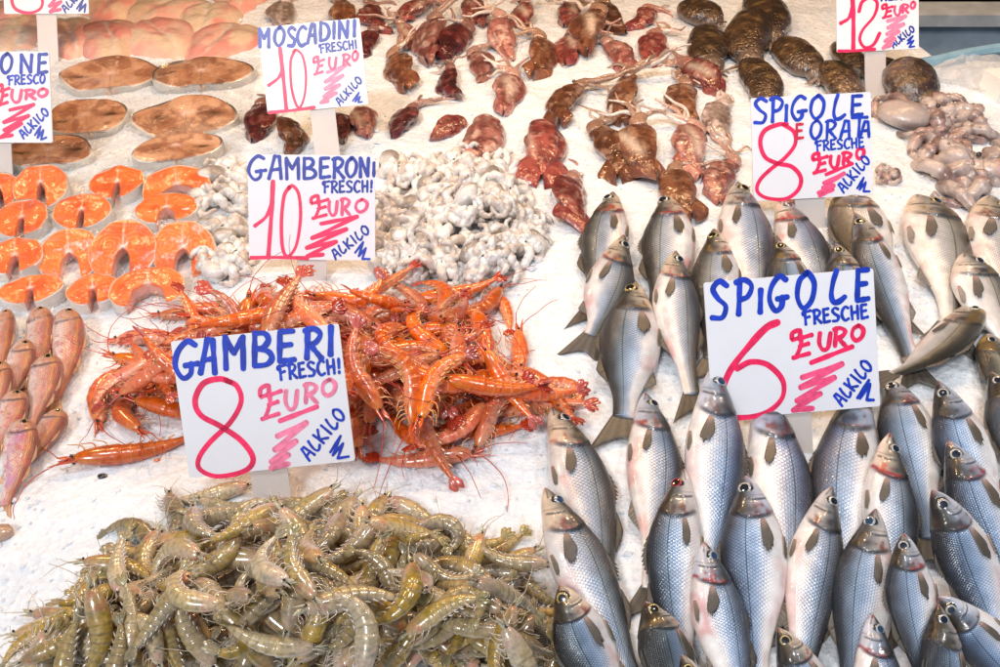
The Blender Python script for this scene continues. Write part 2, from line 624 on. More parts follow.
# the ice itself: a thick bed with a cut rear corner on the right
def edge_y(x):
    return np.interp(x, [.84, .93, 1.3, 1.62], [2.62, 2.03, 2.0, 1.95])


nx, ny = 540, 440
gx = np.linspace(-1.62, 1.62, nx)
ty = np.linspace(0, 1, ny)
GX = np.repeat(gx[:, None], ny, 1)
GY = 0.32 + ty[None, :] * (edge_y(gx)[:, None] - 0.32)
GZ = ice_h(GX, GY)
pp = np.stack([GX, GY, 0 * GX], -1)
GZ += 0.0026 * (fbm(pp * 55, 9, 2) - 0.5) + 0.0020 * (vnoise(pp * 130, 21) - 0.5)
V = np.stack([GX, GY, GZ], -1).reshape(-1, 3)
F = grid_faces(nx, ny)
sk = MB()
sk.add(V, F)
for rim in ((np.arange(nx) * ny + ny - 1), (np.arange(nx) * ny)[::-1], np.arange(ny), ((nx - 1) * ny + np.arange(ny))[::-1]):
    top = V[rim]
    low = top.copy()
    low[:, 2] = -0.25
    sk.add(np.concatenate([top, low]), grid_faces(2, len(rim)))
ice = obj('ice_bed', sk.build('ice_bed'), M['ice'])
tag(ice, kind='structure')

# loose ice crumbs
cb = MB()
octa = np.array([(1, 0, 0), (-1, 0, 0), (0, 1, 0), (0, -1, 0), (0, 0, 1), (0, 0, -1)], float)
of = np.array([(0, 2, 4), (2, 1, 4), (1, 3, 4), (3, 0, 4), (2, 0, 5), (1, 2, 5), (3, 1, 5), (0, 3, 5)])
NCH = 15000
cx = rng.uniform(-1.3, 1.3, NCH)
cy = 0.5 + 1.9 * rng.uniform(0, 1, NCH) ** 1.5
keep = (fbm(np.stack([cx, cy, 0 * cx], -1) * 9, 31, 2) + rng.uniform(-.25, .25, NCH) > 0.5) & (cy < edge_y(cx) - 0.03)
cx, cy = cx[keep], cy[keep]
cz = ice_h(cx, cy)
n = len(cx)
sz = rng.uniform(0.0013, 0.0036, n) * np.where(rng.uniform(0, 1, n) < .06, 2.0, 1.0)
pts = octa[None] * rng.uniform(0.5, 1.25, (n, 6, 1)) + rng.normal(0, .22, (n, 6, 3))
a = rng.uniform(0, 6.28, n)
ca, sa = np.cos(a)[:, None], np.sin(a)[:, None]
rot = np.stack([pts[..., 0] * ca - pts[..., 1] * sa, pts[..., 0] * sa + pts[..., 1] * ca, pts[..., 2] * .8], -1)
Vc = rot * sz[:, None, None] + np.stack([cx, cy, cz + sz * .4], -1)[:, None, :]
cb.add(Vc.reshape(-1, 3), (of[None] + 6 * np.arange(n)[:, None, None]).reshape(-1, 3))
crumbs = obj('ice_crumbs', cb.build('ice_crumbs', smooth=False), M['ice'])
tag(crumbs, kind='stuff')


# ------------------------------------------------------------------ fish
def prof(u, pts):
    return np.interp(u, [p[0] for p in pts], [p[1] for p in pts])


def smooth_prof(u, pts):
    P = np.asarray(pts, float)
    d = spline(P, 200)
    return np.interp(u, d[:, 0], np.maximum(d[:, 1], 0.004))


STYLES = {
    'bass': dict(dor=[(0, .03), (.03, .13), (.09, .29), (.19, .50), (.30, .74), (.42, .95), (.53, .96), (.64, .83), (.76, .6), (.87, .4), (1, .34)],
                 ven=[(0, .04), (.03, .17), (.09, .38), (.19, .60), (.30, .82), (.42, 1.0), (.53, 1.0), (.64, .88), (.76, .6), (.87, .38), (1, .34)],
                 thick=[(0, .03), (.03, .13), (.09, .28), (.19, .46), (.30, .58), (.42, .62), (.56, .54), (.7, .38), (.85, .2), (1, .11)], eye=(.128, .36, .235), gill=.325),
    'bream': dict(dor=[(0, .05), (.04, .3), (.1, .56), (.18, .78), (.3, .96), (.42, 1.0), (.55, .9), (.7, .62), (.85, .33), (1, .24)],
                  ven=[(0, .05), (.04, .28), (.1, .5), (.18, .72), (.3, .94), (.42, 1.0), (.55, .92), (.7, .66), (.85, .34), (1, .24)],
                  thick=[(0, .04), (.04, .16), (.12, .32), (.25, .44), (.4, .46), (.6, .36), (.8, .2), (1, .08)], eye=(.15, .36, .21), gill=.32),
    'mullet': dict(dor=[(0, .2), (.03, .46), (.09, .74), (.16, .9), (.28, 1.0), (.45, .95), (.6, .8), (.75, .6), (.88, .42), (1, .36)],
                   ven=[(0, .25), (.03, .5), (.09, .72), (.16, .86), (.28, 1.0), (.45, 1.0), (.6, .84), (.75, .62), (.88, .42), (1, .36)],
                   thick=[(0, .14), (.03, .34), (.1, .6), (.25, .72), (.45, .66), (.6, .52), (.8, .3), (1, .16)], eye=(.105, .48, .22), gill=.25),
}


def fish_palette(style, U, S, seed, tone, blood):
    P3 = np.stack([U * 9, S * 2.2, 0 * U + seed * 3.7], -1)
    n1 = fbm(P3, seed, 3)
    n2 = fbm(P3 * 3.1, seed + 50, 3)
    st = STYLES[style]
    jit = (n1 - .5) * .35
    s = S + jit
    g = st['gill'] + .012 - .075 * (S - .05) ** 2
    al = np.ones_like(U)
    if style == 'mullet':
        ks = [-1, -.5, 0, .35, .7, 1]
        body = np.stack([np.interp(s, ks, [.80, .80, .72, .56, .40, .28]), np.interp(s, ks, [.72, .66, .50, .30, .17, .10]), np.interp(s, ks, [.70, .62, .45, .24, .12, .07])], -1)
        red = sst(n2, .5, .68) * (.4 + .6 * tone)
        body = mixc(body, C3(.55, .09, .09), red * .7)
        body = mixc(body, C3(.70, .36, .06), sst(np.sin(S * 9 + n1 * 3), .7, 1.0) * .45)
        if tone > .85:
            body = mixc(body, C3(.55, .24, .46), sst(n1, .38, .7) * sst(S, .8, .1) * sst(S, -.7, -.2) * .7)
        head = mixc(body, C3(.52, .28, .16), .5 + 0 * U)
        head = mixc(head, C3(.16, .08, .05), sst(n2, .62, .75) * .6)
    else:
        dk = (.25 - .5 * tone) * .3
        ks = np.array([-1, -.45, -.18, .08, .32, .52, .70, .84, 1])
        ks[2:-1] -= dk + .11
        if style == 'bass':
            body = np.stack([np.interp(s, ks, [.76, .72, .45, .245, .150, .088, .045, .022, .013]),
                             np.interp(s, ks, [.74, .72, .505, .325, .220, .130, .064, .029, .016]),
                             np.interp(s, ks, [.72, .73, .60, .455, .340, .215, .108, .046, .022])], -1)  # blue-silver skin; the blue of reflected sky is painted into the flank
        else:
            body = np.stack([np.interp(s, ks, [.84, .84, .76, .60, .44, .28, .14, .06, .03]), np.interp(s, ks, [.80, .80, .75, .61, .45, .29, .14, .06, .03]), np.interp(s, ks, [.75, .77, .74, .62, .47, .31, .15, .065, .03])], -1)
        body *= (.78 + .34 * tone)
        olive = sst(S, -.1, .5) * (1 - tone)
        body = mixc(body, body * C3(1.28, 1.08, .60), olive * .9)
        body = body * (.82 + .36 * fbm(np.stack([U * 3, S * 5, 0 * U + seed * 1.3], -1), seed + 9, 3))[..., None]
        # pink bruised belly
        body = mixc(body, C3(.66, .30, .28), sst(n1, .50, .68) * sst(S, -.35, -.75) * (.25 + .6 * blood))
        al = al * sst(s, -.75, -.15)
        h2 = S + (n1 - .5) * .5
        ks = [-1, -.6, -.25, .1, .38, .6, 1]
        head = np.stack([np.interp(h2, ks, [.74, .60, .36, .185, .065, .03, .016]), np.interp(h2, ks, [.66, .56, .365, .20, .065, .028, .015]), np.interp(h2, ks, [.62, .55, .38, .22, .062, .025, .014])], -1)
        # opercle: darker, bronze and black blotches
        opm = sst(U, g - .085, g - .055) * sst(S, -.75, -.5)
        cool = sst(tone, .35, .85)
        head = mixc(head, head * C3(.80, .98, 1.22), .85 * cool + 0 * U)
        head = mixc(head, head * C3(1.12, .98, .72), .8 * (1 - cool) + 0 * U)
        head = mixc(head, head * C3(.75, .74, .72), opm * .6)
        head = mixc(head, C3(.045, .038, .03), opm * sst(n2, .50, .64) * .8)
        head = mixc(head, C3(.40, .27, .09), opm * sst(n1, .55, .7) * .5 * (1 - cool))
        head = mixc(head, C3(.05, .04, .025), sst(S, .3, .6) * sst(n2, .4, .6) * .7)
        head = mixc(head, C3(.36, .15, .13), sst(U, .06, .015) * (.25 + .5 * blood))
        head = mixc(head, C3(.06, .05, .04), np.exp(-((U - .108) / .035) ** 2 - ((S - .42) / .25) ** 2) * .6)
        if style == 'bream':
            head = mixc(head, C3(.42, .30, .08), sst(np.abs(U - .09 - .05 * S), .06, .02) * sst(S, .15, .5) * .8)
            head = mixc(head, C3(.30, .20, .07), sst(S, .1, .5) * .4)
    hm = sst(g - U, -.006, .006)
    c = mixc(body, head, hm)
    al = al * (1 - hm) * sst(U, 1.0, .97)
    # gill cover edge, cheek lines, mouth
    ge = np.exp(-((U - g) / .010) ** 2)
    ge2 = np.exp(-((U - (g - .012)) / .012) ** 2)
    rn = sst(n2 + .30 * blood, .50, .75)
    c = mixc(c, C3(.38, .03, .03), np.clip(ge2 * rn * blood * 1.3 * sst(S, .5, .1), 0, 1))
    c = mixc(c, C3(.03, .026, .024), np.clip(ge * (.5 if style == 'mullet' else .85) * sst(S, -.95, -.6), 0, 1))
    if style != 'mullet':
        g2 = .225 - .06 * (S + .05) ** 2
        c = mixc(c, C3(.05, .04, .035), np.exp(-((U - g2) / .007) ** 2) * sst(S, .35, .1) * sst(S, -.95, -.75) * .9)
        g3 = .19 - .05 * (S + .1) ** 2
        c = mixc(c, C3(.10, .075, .06), np.exp(-((U - g3) / .005) ** 2) * sst(S, .1, -.1) * .5)
        # dark blotch on the gill cover, maxilla streaks
        c = mixc(c, C3(.045, .045, .055), np.exp(-((U - .29) / .022) ** 2 - ((S - .12) / .22) ** 2) * .8)
        c = mixc(c, C3(.42, .05, .05), np.clip(np.exp(-((U - .275) / .035) ** 2 - ((S + .35) / .3) ** 2) * sst(n2, .42, .6) * blood * 1.2, 0, 1))
        ml = -.22 - 2.6 * U
        c = mixc(c, C3(.03, .02, .02), np.exp(-((S - ml) / .07) ** 2) * sst(U, .10, .085) * .9)
    c = np.clip(c, .004, .95)
    return np.concatenate([c, al[..., None]], -1)


def build_fish(style, A, B, C, W, dside, roll, seed, tone=.5, blood=.3, nu=170, nt=56, eye_col='silver', mouth=0.0):
    """A snout, B middle, C tail root in the stall's space; W body depth; dside -1: back towards the left of the picture."""
    st = STYLES[style]
    t = np.linspace(0, 1, nu)
    u = t ** 1.25
    rb_ = np.random.default_rng(seed)
    B = B + rb_.uniform(-.0045, .0045) * np.array([1, .2, 0])
    Bc = 2 * B - .5 * (A + C)
    bez = lambda q: (1 - q)[:, None] ** 2 * A + (2 * q * (1 - q))[:, None] * Bc + (q ** 2)[:, None] * C
    P = bez(u)
    T = unit((2 * (1 - u))[:, None] * (Bc - A) + (2 * u)[:, None] * (C - Bc))
    up = np.array([0, 0, 1.0])
    N0 = unit(up - T * (T @ up)[:, None])
    D0 = np.cross(N0, T)  # to one side
    if D0[:, 0].mean() * dside < 0:
        D0 = -D0
    cr, sr = math.cos(roll), math.sin(roll)
    D = D0 * cr + N0 * sr
    N = N0 * cr - D0 * sr
    dd, vv, tt = (smooth_prof(u, st[k]) for k in ('dor', 'ven', 'thick'))
    th = np.linspace(0, 2 * PI, nt, endpoint=False)
    cs, sn = np.cos(th), np.sin(th)
    U = np.repeat(u[:, None], nt, 1)
    S = np.repeat(sn[None, :], nu, 0)
    rad = np.where(sn[None, :] > 0, dd[:, None], vv[:, None]) * W * .5
    g = st['gill'] + .012 - .075 * (S - .05) ** 2
    disp = 1 + .16 * sst(U, .10, .24) * sst(g - U, -.004, .004)
    disp = disp + .07 * sst(U, .225 - .06 * (S + .05) ** 2 - .06, .225 - .06 * (S + .05) ** 2) * (U < .225 - .06 * (S + .05) ** 2) * sst(S, .4, .1)
    disp = disp - .03 * np.exp(-((U - (g + .012)) / .012) ** 2)
    if style != 'mullet':
        disp = disp - .16 * np.exp(-((S + .22 + 2.6 * U) / .08) ** 2) * sst(U, .10, .08)
        g2 = .225 - .06 * (S + .05) ** 2
        disp = disp - .035 * np.exp(-((U - g2) / .007) ** 2) * sst(S, .35, .1)
    lump = 1 + .11 * (fbm(np.stack([U * 6, S * 1.5, cs[None, :] * 1.5 + 0 * U + seed], -1), seed, 2) - .5)
    csx = np.sign(cs) * np.abs(cs) ** .9
    V = P[:, None] + D[:, None] * (rad * sn[None, :])[..., None] + N[:, None] * (tt[:, None] * W * .5 * csx[None, :] * disp * lump)[..., None]
    if mouth:
        V = V + T[:, None] * (np.exp(-((S + .12) / .22) ** 2) * sst(U, .045, 0) * mouth * W * .20)[..., None]
    Vf = V.reshape(-1, 3)
    info = dict(P=P, T=T, D=D, N=N, u=u, dd=dd * W * .5, vv=vv * W * .5, tt=tt * W * .5, W=W, V=V, U=U, S=S, L=float(np.linalg.norm(np.diff(P, axis=0), axis=1).sum()))
    return Vf, info


def fish_frame(f, u, s):
    i = np.interp(u, f['u'], np.arange(len(f['u'])))
    k = int(round(i))
    r = f['dd'][k] if s > 0 else f['vv'][k]
    c = math.sqrt(max(0, 1 - s * s))
    p = f['P'][k] + f['D'][k] * r * s + f['N'][k] * f['tt'][k] * c * 1.05
    n = unit(f['D'][k] * s * f['tt'][k] + f['N'][k] * c * r)
    return p, n, f['T'][k], f['D'][k]


def fin_strip(f, u0, u1, side, heights, sweep, col, thick=.0012, spiky=0.0, n=26, inset=.92):
    """A fin along the back (side 1) or the belly (side -1)."""
    us = np.linspace(u0, u1, n)
    i = np.interp(us, f['u'], np.arange(len(f['u']))).round().astype(int)
    r = (f['dd'] if side > 0 else f['vv'])[i]
    base = f['P'][i] + f['D'][i] * (side * r * inset)[:, None]
    h = np.interp(np.linspace(0, 1, n), np.linspace(0, 1, len(heights)), heights) * f['W']
    if spiky:
        h = h * (1 - spiky * (np.arange(n) % 2))
    rows = []
    for k in range(4):
        q = k / 3
        rows.append(base + f['D'][i] * (side * h * q)[:, None] + f['T'][i] * (sweep * h * q)[:, None])
    R = np.stack(rows, 1)
    th = thick * np.array([1, .8, .6, .3])[None, :, None]
    top = R + f['N'][i][:, None] * th
    bot = R - f['N'][i][:, None] * th
    loop = np.concatenate([top, bot[:, ::-1]], 1)
    V = loop.reshape(-1, 3)
    c = np.asarray(col)[None] * (1 + .35 * ((np.arange(n) % 2) - .5))[:, None]
    cc = np.concatenate([np.repeat(c, 8, 0), np.ones((len(V), 1))], 1)
    F = grid_faces(n, 8, True)
    cap = np.array([[0, 1, 6, 7], [1, 2, 5, 6], [2, 3, 4, 5]])
    e = (n - 1) * 8
    return V, [F, cap, cap[:, ::-1] + e], cc, np.zeros((len(V), 2))


def leaf_fin(p, d, n, length, width, col, lift=.12, thick=.001, k=12):
    """A closed paddle shaped fin lying against the body."""
    d = unit(d)
    t = np.linspace(0, 1, k)
    path = p + d * (t * length)[:, None] + np.asarray(n) * (.0015 + lift * length * t * (1 - .35 * t))[:, None]
    w = width * .5 * np.interp(t, [0, .12, .4, .7, 1], [.35, .75, 1.0, .72, .10])
    c = mixc(np.tile(np.asarray(col), (k, 1)), C3(.46, .30, .26), sst(t, .45, 0) * .85) * (1.15 - .75 * t)[:, None]
    c = np.concatenate([c, np.ones((k, 1))], 1)
    return tube(path, w, thick * np.linspace(1.6, .7, k), 8, n, c)


def tail_fin_piece(f, col, spread=1.0, length=.8):
    k = len(f['u']) - 1
    p, T, D, N = f['P'][k], f['T'][k], f['D'][k], f['N'][k]
    W = f['W']
    n, m = 9, 11
    V = []
    for side in (1, -1):
        for i in range(n):
            q = i / (n - 1)
            for j in range(m):
                v = j / (m - 1) * 2 - 1
                ln = length * W * (.55 + .45 * abs(v) ** 1.3)
                V.append(p - T * .004 + T * (q * ln) + D * (v * W * (.17 + .33 * spread * q)) + N * side * .0012 * (1.1 - .8 * q))
    V = np.array(V)
    F1 = grid_faces(n, m)
    a = n * m
    F2 = F1[:, ::-1] + a
    rim = [(i * m, (i + 1) * m, (i + 1) * m + a, i * m + a) for i in range(n - 1)]
    rim += [((i + 1) * m + m - 1, i * m + m - 1, i * m + m - 1 + a, (i + 1) * m + m - 1 + a) for i in range(n - 1)]
    rim += [((n - 1) * m + j, (n - 1) * m + j + 1, (n - 1) * m + j + 1 + a, (n - 1) * m + j + a) for j in range(m - 1)]
    c = np.tile(np.append(np.asarray(col), 1.0), (len(V), 1))
    c[:, :3] *= (.75 + .5 * ((np.arange(len(V)) % m) % 2))[:, None]
    return V, [F1, F2, np.array(rim)], c, np.zeros((len(V), 2))


def fan_fin(p, d, n, D, length, w0, w1, col, seed, lift=.02):
    """A rayed side fin: narrow root, ragged rounded end, lying against the body."""
    r_ = np.random.default_rng(seed)
    d, n = unit(d), unit(n)
    a = unit(np.cross(n, d))
    na, m = 10, 15
    V, C = [], []
    rag = r_.uniform(.84, 1.04, m)
    for side in (1, -1):
        for i in range(na):
            q = i / (na - 1)
            for j in range(m):
                v = j / (m - 1) * 2 - 1
                ln = length * (1 - .30 * v * v - .12 * v) * (rag[j] if i == na - 1 else 1)
                wd = w0 + (w1 - w0) * min(1.0, q * 1.25) ** .8
                V.append(p + d * (q * ln) + a * (v * wd * .5) + n * (.0012 + lift * length * q * (1.2 - q) + .0006 * ((j % 2) - .5) + side * .0005 * (1.2 - q)))
                ray = .62 if j % 2 else 1.15
                c = mixc(np.asarray(col) * ray * (1.1 - .45 * q), C3(.50, .33, .28), np.array(.8 * max(0, 1 - q / .35)))
                C.append(np.append(c, 1))
    V = np.array(V)
    F1 = grid_faces(na, m)
    k = na * m
    rim = [(i * m, (i + 1) * m, (i + 1) * m + k, i * m + k) for i in range(na - 1)]
    rim += [((i + 1) * m + m - 1, i * m + m - 1, i * m + m - 1 + k, (i + 1) * m + m - 1 + k) for i in range(na - 1)]
    rim += [((na - 1) * m + j, (na - 1) * m + j + 1, (na - 1) * m + j + 1 + k, (na - 1) * m + j + k) for j in range(m - 1)]
    rim += [(j + 1, j, j + k, j + 1 + k) for j in range(m - 1)]
    return V, [F1, F1[:, ::-1] + k, np.array(rim)], np.array(C), np.zeros((len(V), 2))


IRIS = {'silver': ((.46, .45, .40), (.012, .016, .03)), 'red': ((.40, .03, .04), (.03, .008, .01)), 'gold': ((.44, .34, .12), (.012, .012, .014)), 'blue': ((.36, .40, .44), (.03, .06, .12)),
        'mullet': ((.42, .25, .10), (.01, .01, .01))}


def eye_piece(p, n, T, r, kind):
    iris, pup = IRIS[kind]
    n = unit(n)
    a = unit(T - n * (T @ n))
    b = np.cross(n, a)
    rr = np.array([0, .36, .58, .63, .74, .84, .89, 1.0, 1.14])
    hh = np.array([.34, .33, .30, .29, .25, .18, .14, 0.0, -.25])
    cc = [pup, pup, pup, iris, iris, iris, (.035, .03, .028), (.04, .036, .032), (.06, .052, .045)]
    m = 18
    th = np.linspace(0, 2 * PI, m, endpoint=False)
    V = [p + n * h * r + (a * math.cos(t) + b * math.sin(t)) * q * r for q, h in zip(rr, hh) for t in th]
    c = np.repeat(np.array([list(x) + [1.0] for x in cc]), m, 0)
    return np.array(V), [grid_faces(len(rr), m, True)], c, np.zeros((len(V), 2))


FISH = []


def place_fish(style, head, mid, tail, wpx, dside, label, roll=0.0, tone=.5, blood=.3, eye='silver', q=.86, tilt=None, lift=0.0, name=None, shows_tail=False, seed=None, pect=True, mouth=0.0):
    seed = seed if seed is not None else len(FISH) * 7 + 3
    hh, ht = .05, .03
    for it in range(5):
        A, C = at(*head, hh), at(*tail, ht)
        B = at(*mid, (hh + ht) / 2)
        W = wpx / scale_at(B)
        V, f = build_fish(style, A, B, C, W, dside, roll, seed, nu=60, nt=24)
        un = np.repeat(f['u'], 24)
        dz = []
        for lo, hi in ((.03, .45), (.45, .98)):
            k, g = gaps(V[(un >= lo) & (un <= hi)])
            dz.append(float(np.quantile(g, q)))
        sl = (dz[1] - dz[0]) / .48
        dh, dt = dz[0] - .24 * sl, dz[1] + .28 * sl
        hh, ht = hh + dh, ht + dt
        hh = min(max(hh, .012), .17)
        ht = min(max(ht, .010), .12)
        mx = .36 * f['L']
        if hh - ht > mx:
            ht = hh - mx
        if ht - hh > .15 * f['L']:
            ht = hh + .15 * f['L']
    hh += lift
    A, C = at(*head, hh), at(*tail, ht)
    B = at(*mid, (hh + ht) / 2)
    W = wpx / scale_at(B)
    V, f = build_fish(style, A, B, C, W, dside, roll, seed, mouth=mouth)
    stamp(V)
    nu, nt = f['U'].shape
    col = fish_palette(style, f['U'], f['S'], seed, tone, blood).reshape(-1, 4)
    uv = np.stack([f['U'], f['S']], -1).reshape(-1, 2)
    base = f['P'][len(f['P']) // 2].copy()
    base[2] -= W * .25
    nm = name or {'bass': 'sea_bass', 'bream': 'gilthead_bream', 'mullet': 'red_mullet'}[style]
    root = empty(nm, base)
    assert len(label.replace('-', ' ').split()) <= 16, label
    tag(root, label, 'fish', {'bass': 'sea bass laid out on the ice', 'bream': 'gilthead breams on the ice', 'mullet': 'red mullets on the ice'}[style])
    mat = M[style]
    caps = []
    mb = MB()
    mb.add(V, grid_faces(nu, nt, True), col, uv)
    k = np.arange(nt)
    mb.T.append(np.stack([np.full(nt, nu * nt), (k + 1) % nt, k], -1))
    mb.T.append(np.stack([np.full(nt, nu * nt + 1), (nu - 1) * nt + k, (nu - 1) * nt + (k + 1) % nt], -1))
    mb.add(np.array([f['P'][0], f['P'][-1]]), np.zeros((0, 4), int), np.array([col[0], col[-1]]), np.array([[0, 0], [1, 0]]))

    def part(name, pieces, m):
        b = MB()
        for pc in pieces:
            b.piece(pc)
        b.V = [v - base for v in b.V]
        return obj(name, b.build(name), m, root)

    mb.V = [v - base for v in mb.V]
    obj('body', mb.build('body'), mat, root)
    eu, es, er = st_eye = STYLES[style]['eye']
    p, n, T, D = fish_frame(f, eu, es)
    part('eye', [eye_piece(p - n * W * .012, n, T, W * er * .5, 'mullet' if style == 'mullet' else eye)], M['eye'])
    fc = {'bass': C3(.13, .11, .085), 'bream': C3(.16, .14, .12), 'mullet': C3(.55, .30, .16)}[style]
    gl = STYLES[style]['gill']
    if pect:
        p, n, T, D = fish_frame(f, gl + .02, -.30)
        part('pectoral_fin', [fan_fin(p, T - D * .16, n, D, W * .56, W * .07, W * (.15 + .08 * ((seed % 5) / 4)), fc * 1.1, seed)], M['fin'])
    dc = fc * .7 if style != 'mullet' else fc
    part('dorsal_fin', [fin_strip(f, .34, .56, 1, [.02, .10, .13, .10, .04], 1.6, dc, spiky=.35, n=20), fin_strip(f, .60, .76, 1, [.05, .12, .09, .03], 1.2, dc)], M['fin'])
    part('anal_fin', [fin_strip(f, .66, .78, -1, [.04, .12, .08, .02], 1.3, fc * 1.5)], M['fin'])
    p, n, T, D = fish_frame(f, gl + .08, -.9)
    part('pelvic_fin', [fan_fin(p, T * 1.0 - D * .02, n, D, W * .40, W * .05, W * .11, fc * 2.6, seed + 1)], M['fin'])
    part('tail_fin', [tail_fin_piece(f, dc * 1.1)], M['fin'])
    FISH.append((root, nm, head))
    return root
# ------------------------------------------------------------------ writing boards
GLYPH = {
    'A': (0, [[(0, 1), (.45, 0), (.8, .02), (.92, 1)], [(.15, .62), (.9, .56)]]),
    'B': (1, [[(.12, 0), (.1, 1)], [(.1, .03), (.6, .03), (.78, .22), (.55, .43), (.2, .49)], [(.2, .49), (.75, .56), (.95, .76), (.7, .95), (.1, 1)]]),
    'C': (1, [[(.95, .12), (.6, 0), (.18, .25), (.06, .65), (.4, 1), (.92, .9)]]),
    'D': (1, [[(.12, 0), (.1, 1)], [(.1, .0), (.7, .12), (.95, .5), (.7, .88), (.1, 1)]]),
    'E': (0, [[(.12, .02), (.1, 1)], [(.1, .02), (.92, 0)], [(.1, .48), (.8, .44)], [(.1, 1), (1, .93)]]),
    'F': (1, [[(.2, 0), (.2, 1)], [(.2, .3), (-.08, .24), (.02, .04), (.5, .05), (.95, 0)], [(.2, .52), (.75, .44)]]),
    'G': (1, [[(.9, .1), (.55, 0), (.15, .28), (.04, .68), (.35, 1), (.68, .88), (.72, .6)], [(.45, .66), (1, .6)]]),
    'H': (0, [[(.1, 0), (.1, 1)], [(.9, 0), (.85, 1)], [(.1, .52), (.9, .46)]]),
    'I': (0, [[(.55, 0), (.5, 1)]]),
    'K': (0, [[(.1, 0), (.15, 1)], [(.9, 0), (.15, .55), (.95, 1)]]),
    'L': (1, [[(.42, 0), (.22, .35), (.12, .76), (.28, .99), (.62, .97), (.98, .82)]]),
    'M': (0, [[(.08, 1), (.04, 0), (.48, .52), (.94, 0), (.95, 1)]]),
    'N': (0, [[(.1, 1), (.1, 0), (.85, .95), (.92, 0)]]),
    'O': (1, [[(.55, 0), (.16, .22), (.06, .68), (.38, 1), (.82, .78), (.95, .3), (.62, .0), (.45, .03)]]),
    'P': (1, [[(.2, 0), (.15, 1)], [(-.05, .08), (.5, 0), (.95, .18), (.72, .48), (.2, .58)]]),
    'R': (1, [[(.15, 0), (.1, 1)], [(-.02, .08), (.5, 0), (.9, .18), (.65, .45), (.2, .55)], [(.3, .55), (.62, .76), (.98, 1)]]),
    'S': (1, [[(.92, .12), (.5, 0), (.14, .2), (.42, .45), (.86, .66), (.68, .95), (.1, .96)]]),
    'T': (0, [[(0, .02), (1, 0)], [(.5, 0), (.45, 1)]]),
    'U': (1, [[(.1, 0), (.06, .6), (.35, 1), (.75, .85), (.92, 0)]]),
    '!': (0, [[(.62, 0), (.48, .66)], [(.42, .88), (.4, 1)]]),
}
BLUE = C3(.008, .045, .50)
BLUED = C3(.010, .035, .36)
PINK = C3(.88, .018, .11)
PINKL = C3(.90, .085, .22)
PALE = C3(.92, .22, .37)


def catmull2(P, n):
    return spline(np.asarray(P, float), n)


class Ink:
    """Marker strokes on a board; points in board metres (x right, y up), each stroke a hair above the last."""

    def __init__(self):
        self.mb = MB()
        self.k = 0

    def stroke(self, P, w, col, smooth=True, taper=False):
        P = np.asarray(P, float)
        if smooth and len(P) > 2:
            P = catmull2(P, 10 * (len(P) - 1) + 1)
        elif len(P) > 2:
            for a, b in zip(P[:-1], P[1:]):
                self.stroke([a, b], w, col)
            return
        else:
            P = catmull2(P, 6)
        n = len(P)
        T = unit(np.gradient(P, axis=0))
        Nn = np.stack([-T[:, 1], T[:, 0]], 1)
        t = np.linspace(0, 1, n)
        s = self.k * .37
        ww = w * .5 * (1 + .10 * np.sin(7 * t + s) + .06 * np.sin(19 * t + 2 * s))
        if taper:
            ww = ww * np.interp(t, [0, 1], [1.1, .7])
        z = .0006 + .00003 * self.k
        self.k += 1
        L, R = P + Nn * ww[:, None], P - Nn * ww[:, None]
        pts = [np.append(p, z) for p in L] + [np.append(p, z) for p in R]
        F4 = [(i, i + 1, n + i + 1, n + i) for i in range(n - 1)]
        F3 = []
        base = len(pts)
        for c, d, w0, first in ((P[0], -T[0], ww[0], 0), (P[-1], T[-1], ww[-1], n - 1)):
            nn = np.array([-d[1], d[0]])
            ci = len(pts)
            pts.append(np.append(c, z))
            arc = []
            for q in np.linspace(-PI / 2, PI / 2, 7):
                arc.append(len(pts))
                pts.append(np.append(c + d * math.cos(q) * w0 * .85 + nn * math.sin(q) * w0, z))
            F3 += [(ci, arc[i], arc[i + 1]) for i in range(6)]
        V = np.array(pts)
        F4, F3 = np.array(F4), np.array(F3)
        # all faces towards +z
        def fix(F):
            a, b, c = V[F[:, 0]], V[F[:, 1]], V[F[:, 2]]
            nz = np.cross(b - a, c - a)[:, 2]
            F = F.copy()
            F[nz < 0] = F[nz < 0][:, ::-1]
            return F
        cc = np.tile(col, (len(V), 1)) * (1 + .18 * np.sin(np.arange(len(V)) * .23 + s))[:, None]
        b0 = self.mb.n
        self.mb.add(V, fix(F4), np.clip(cc, 0, 1))
        self.mb.T.append(fix(F3) + b0)


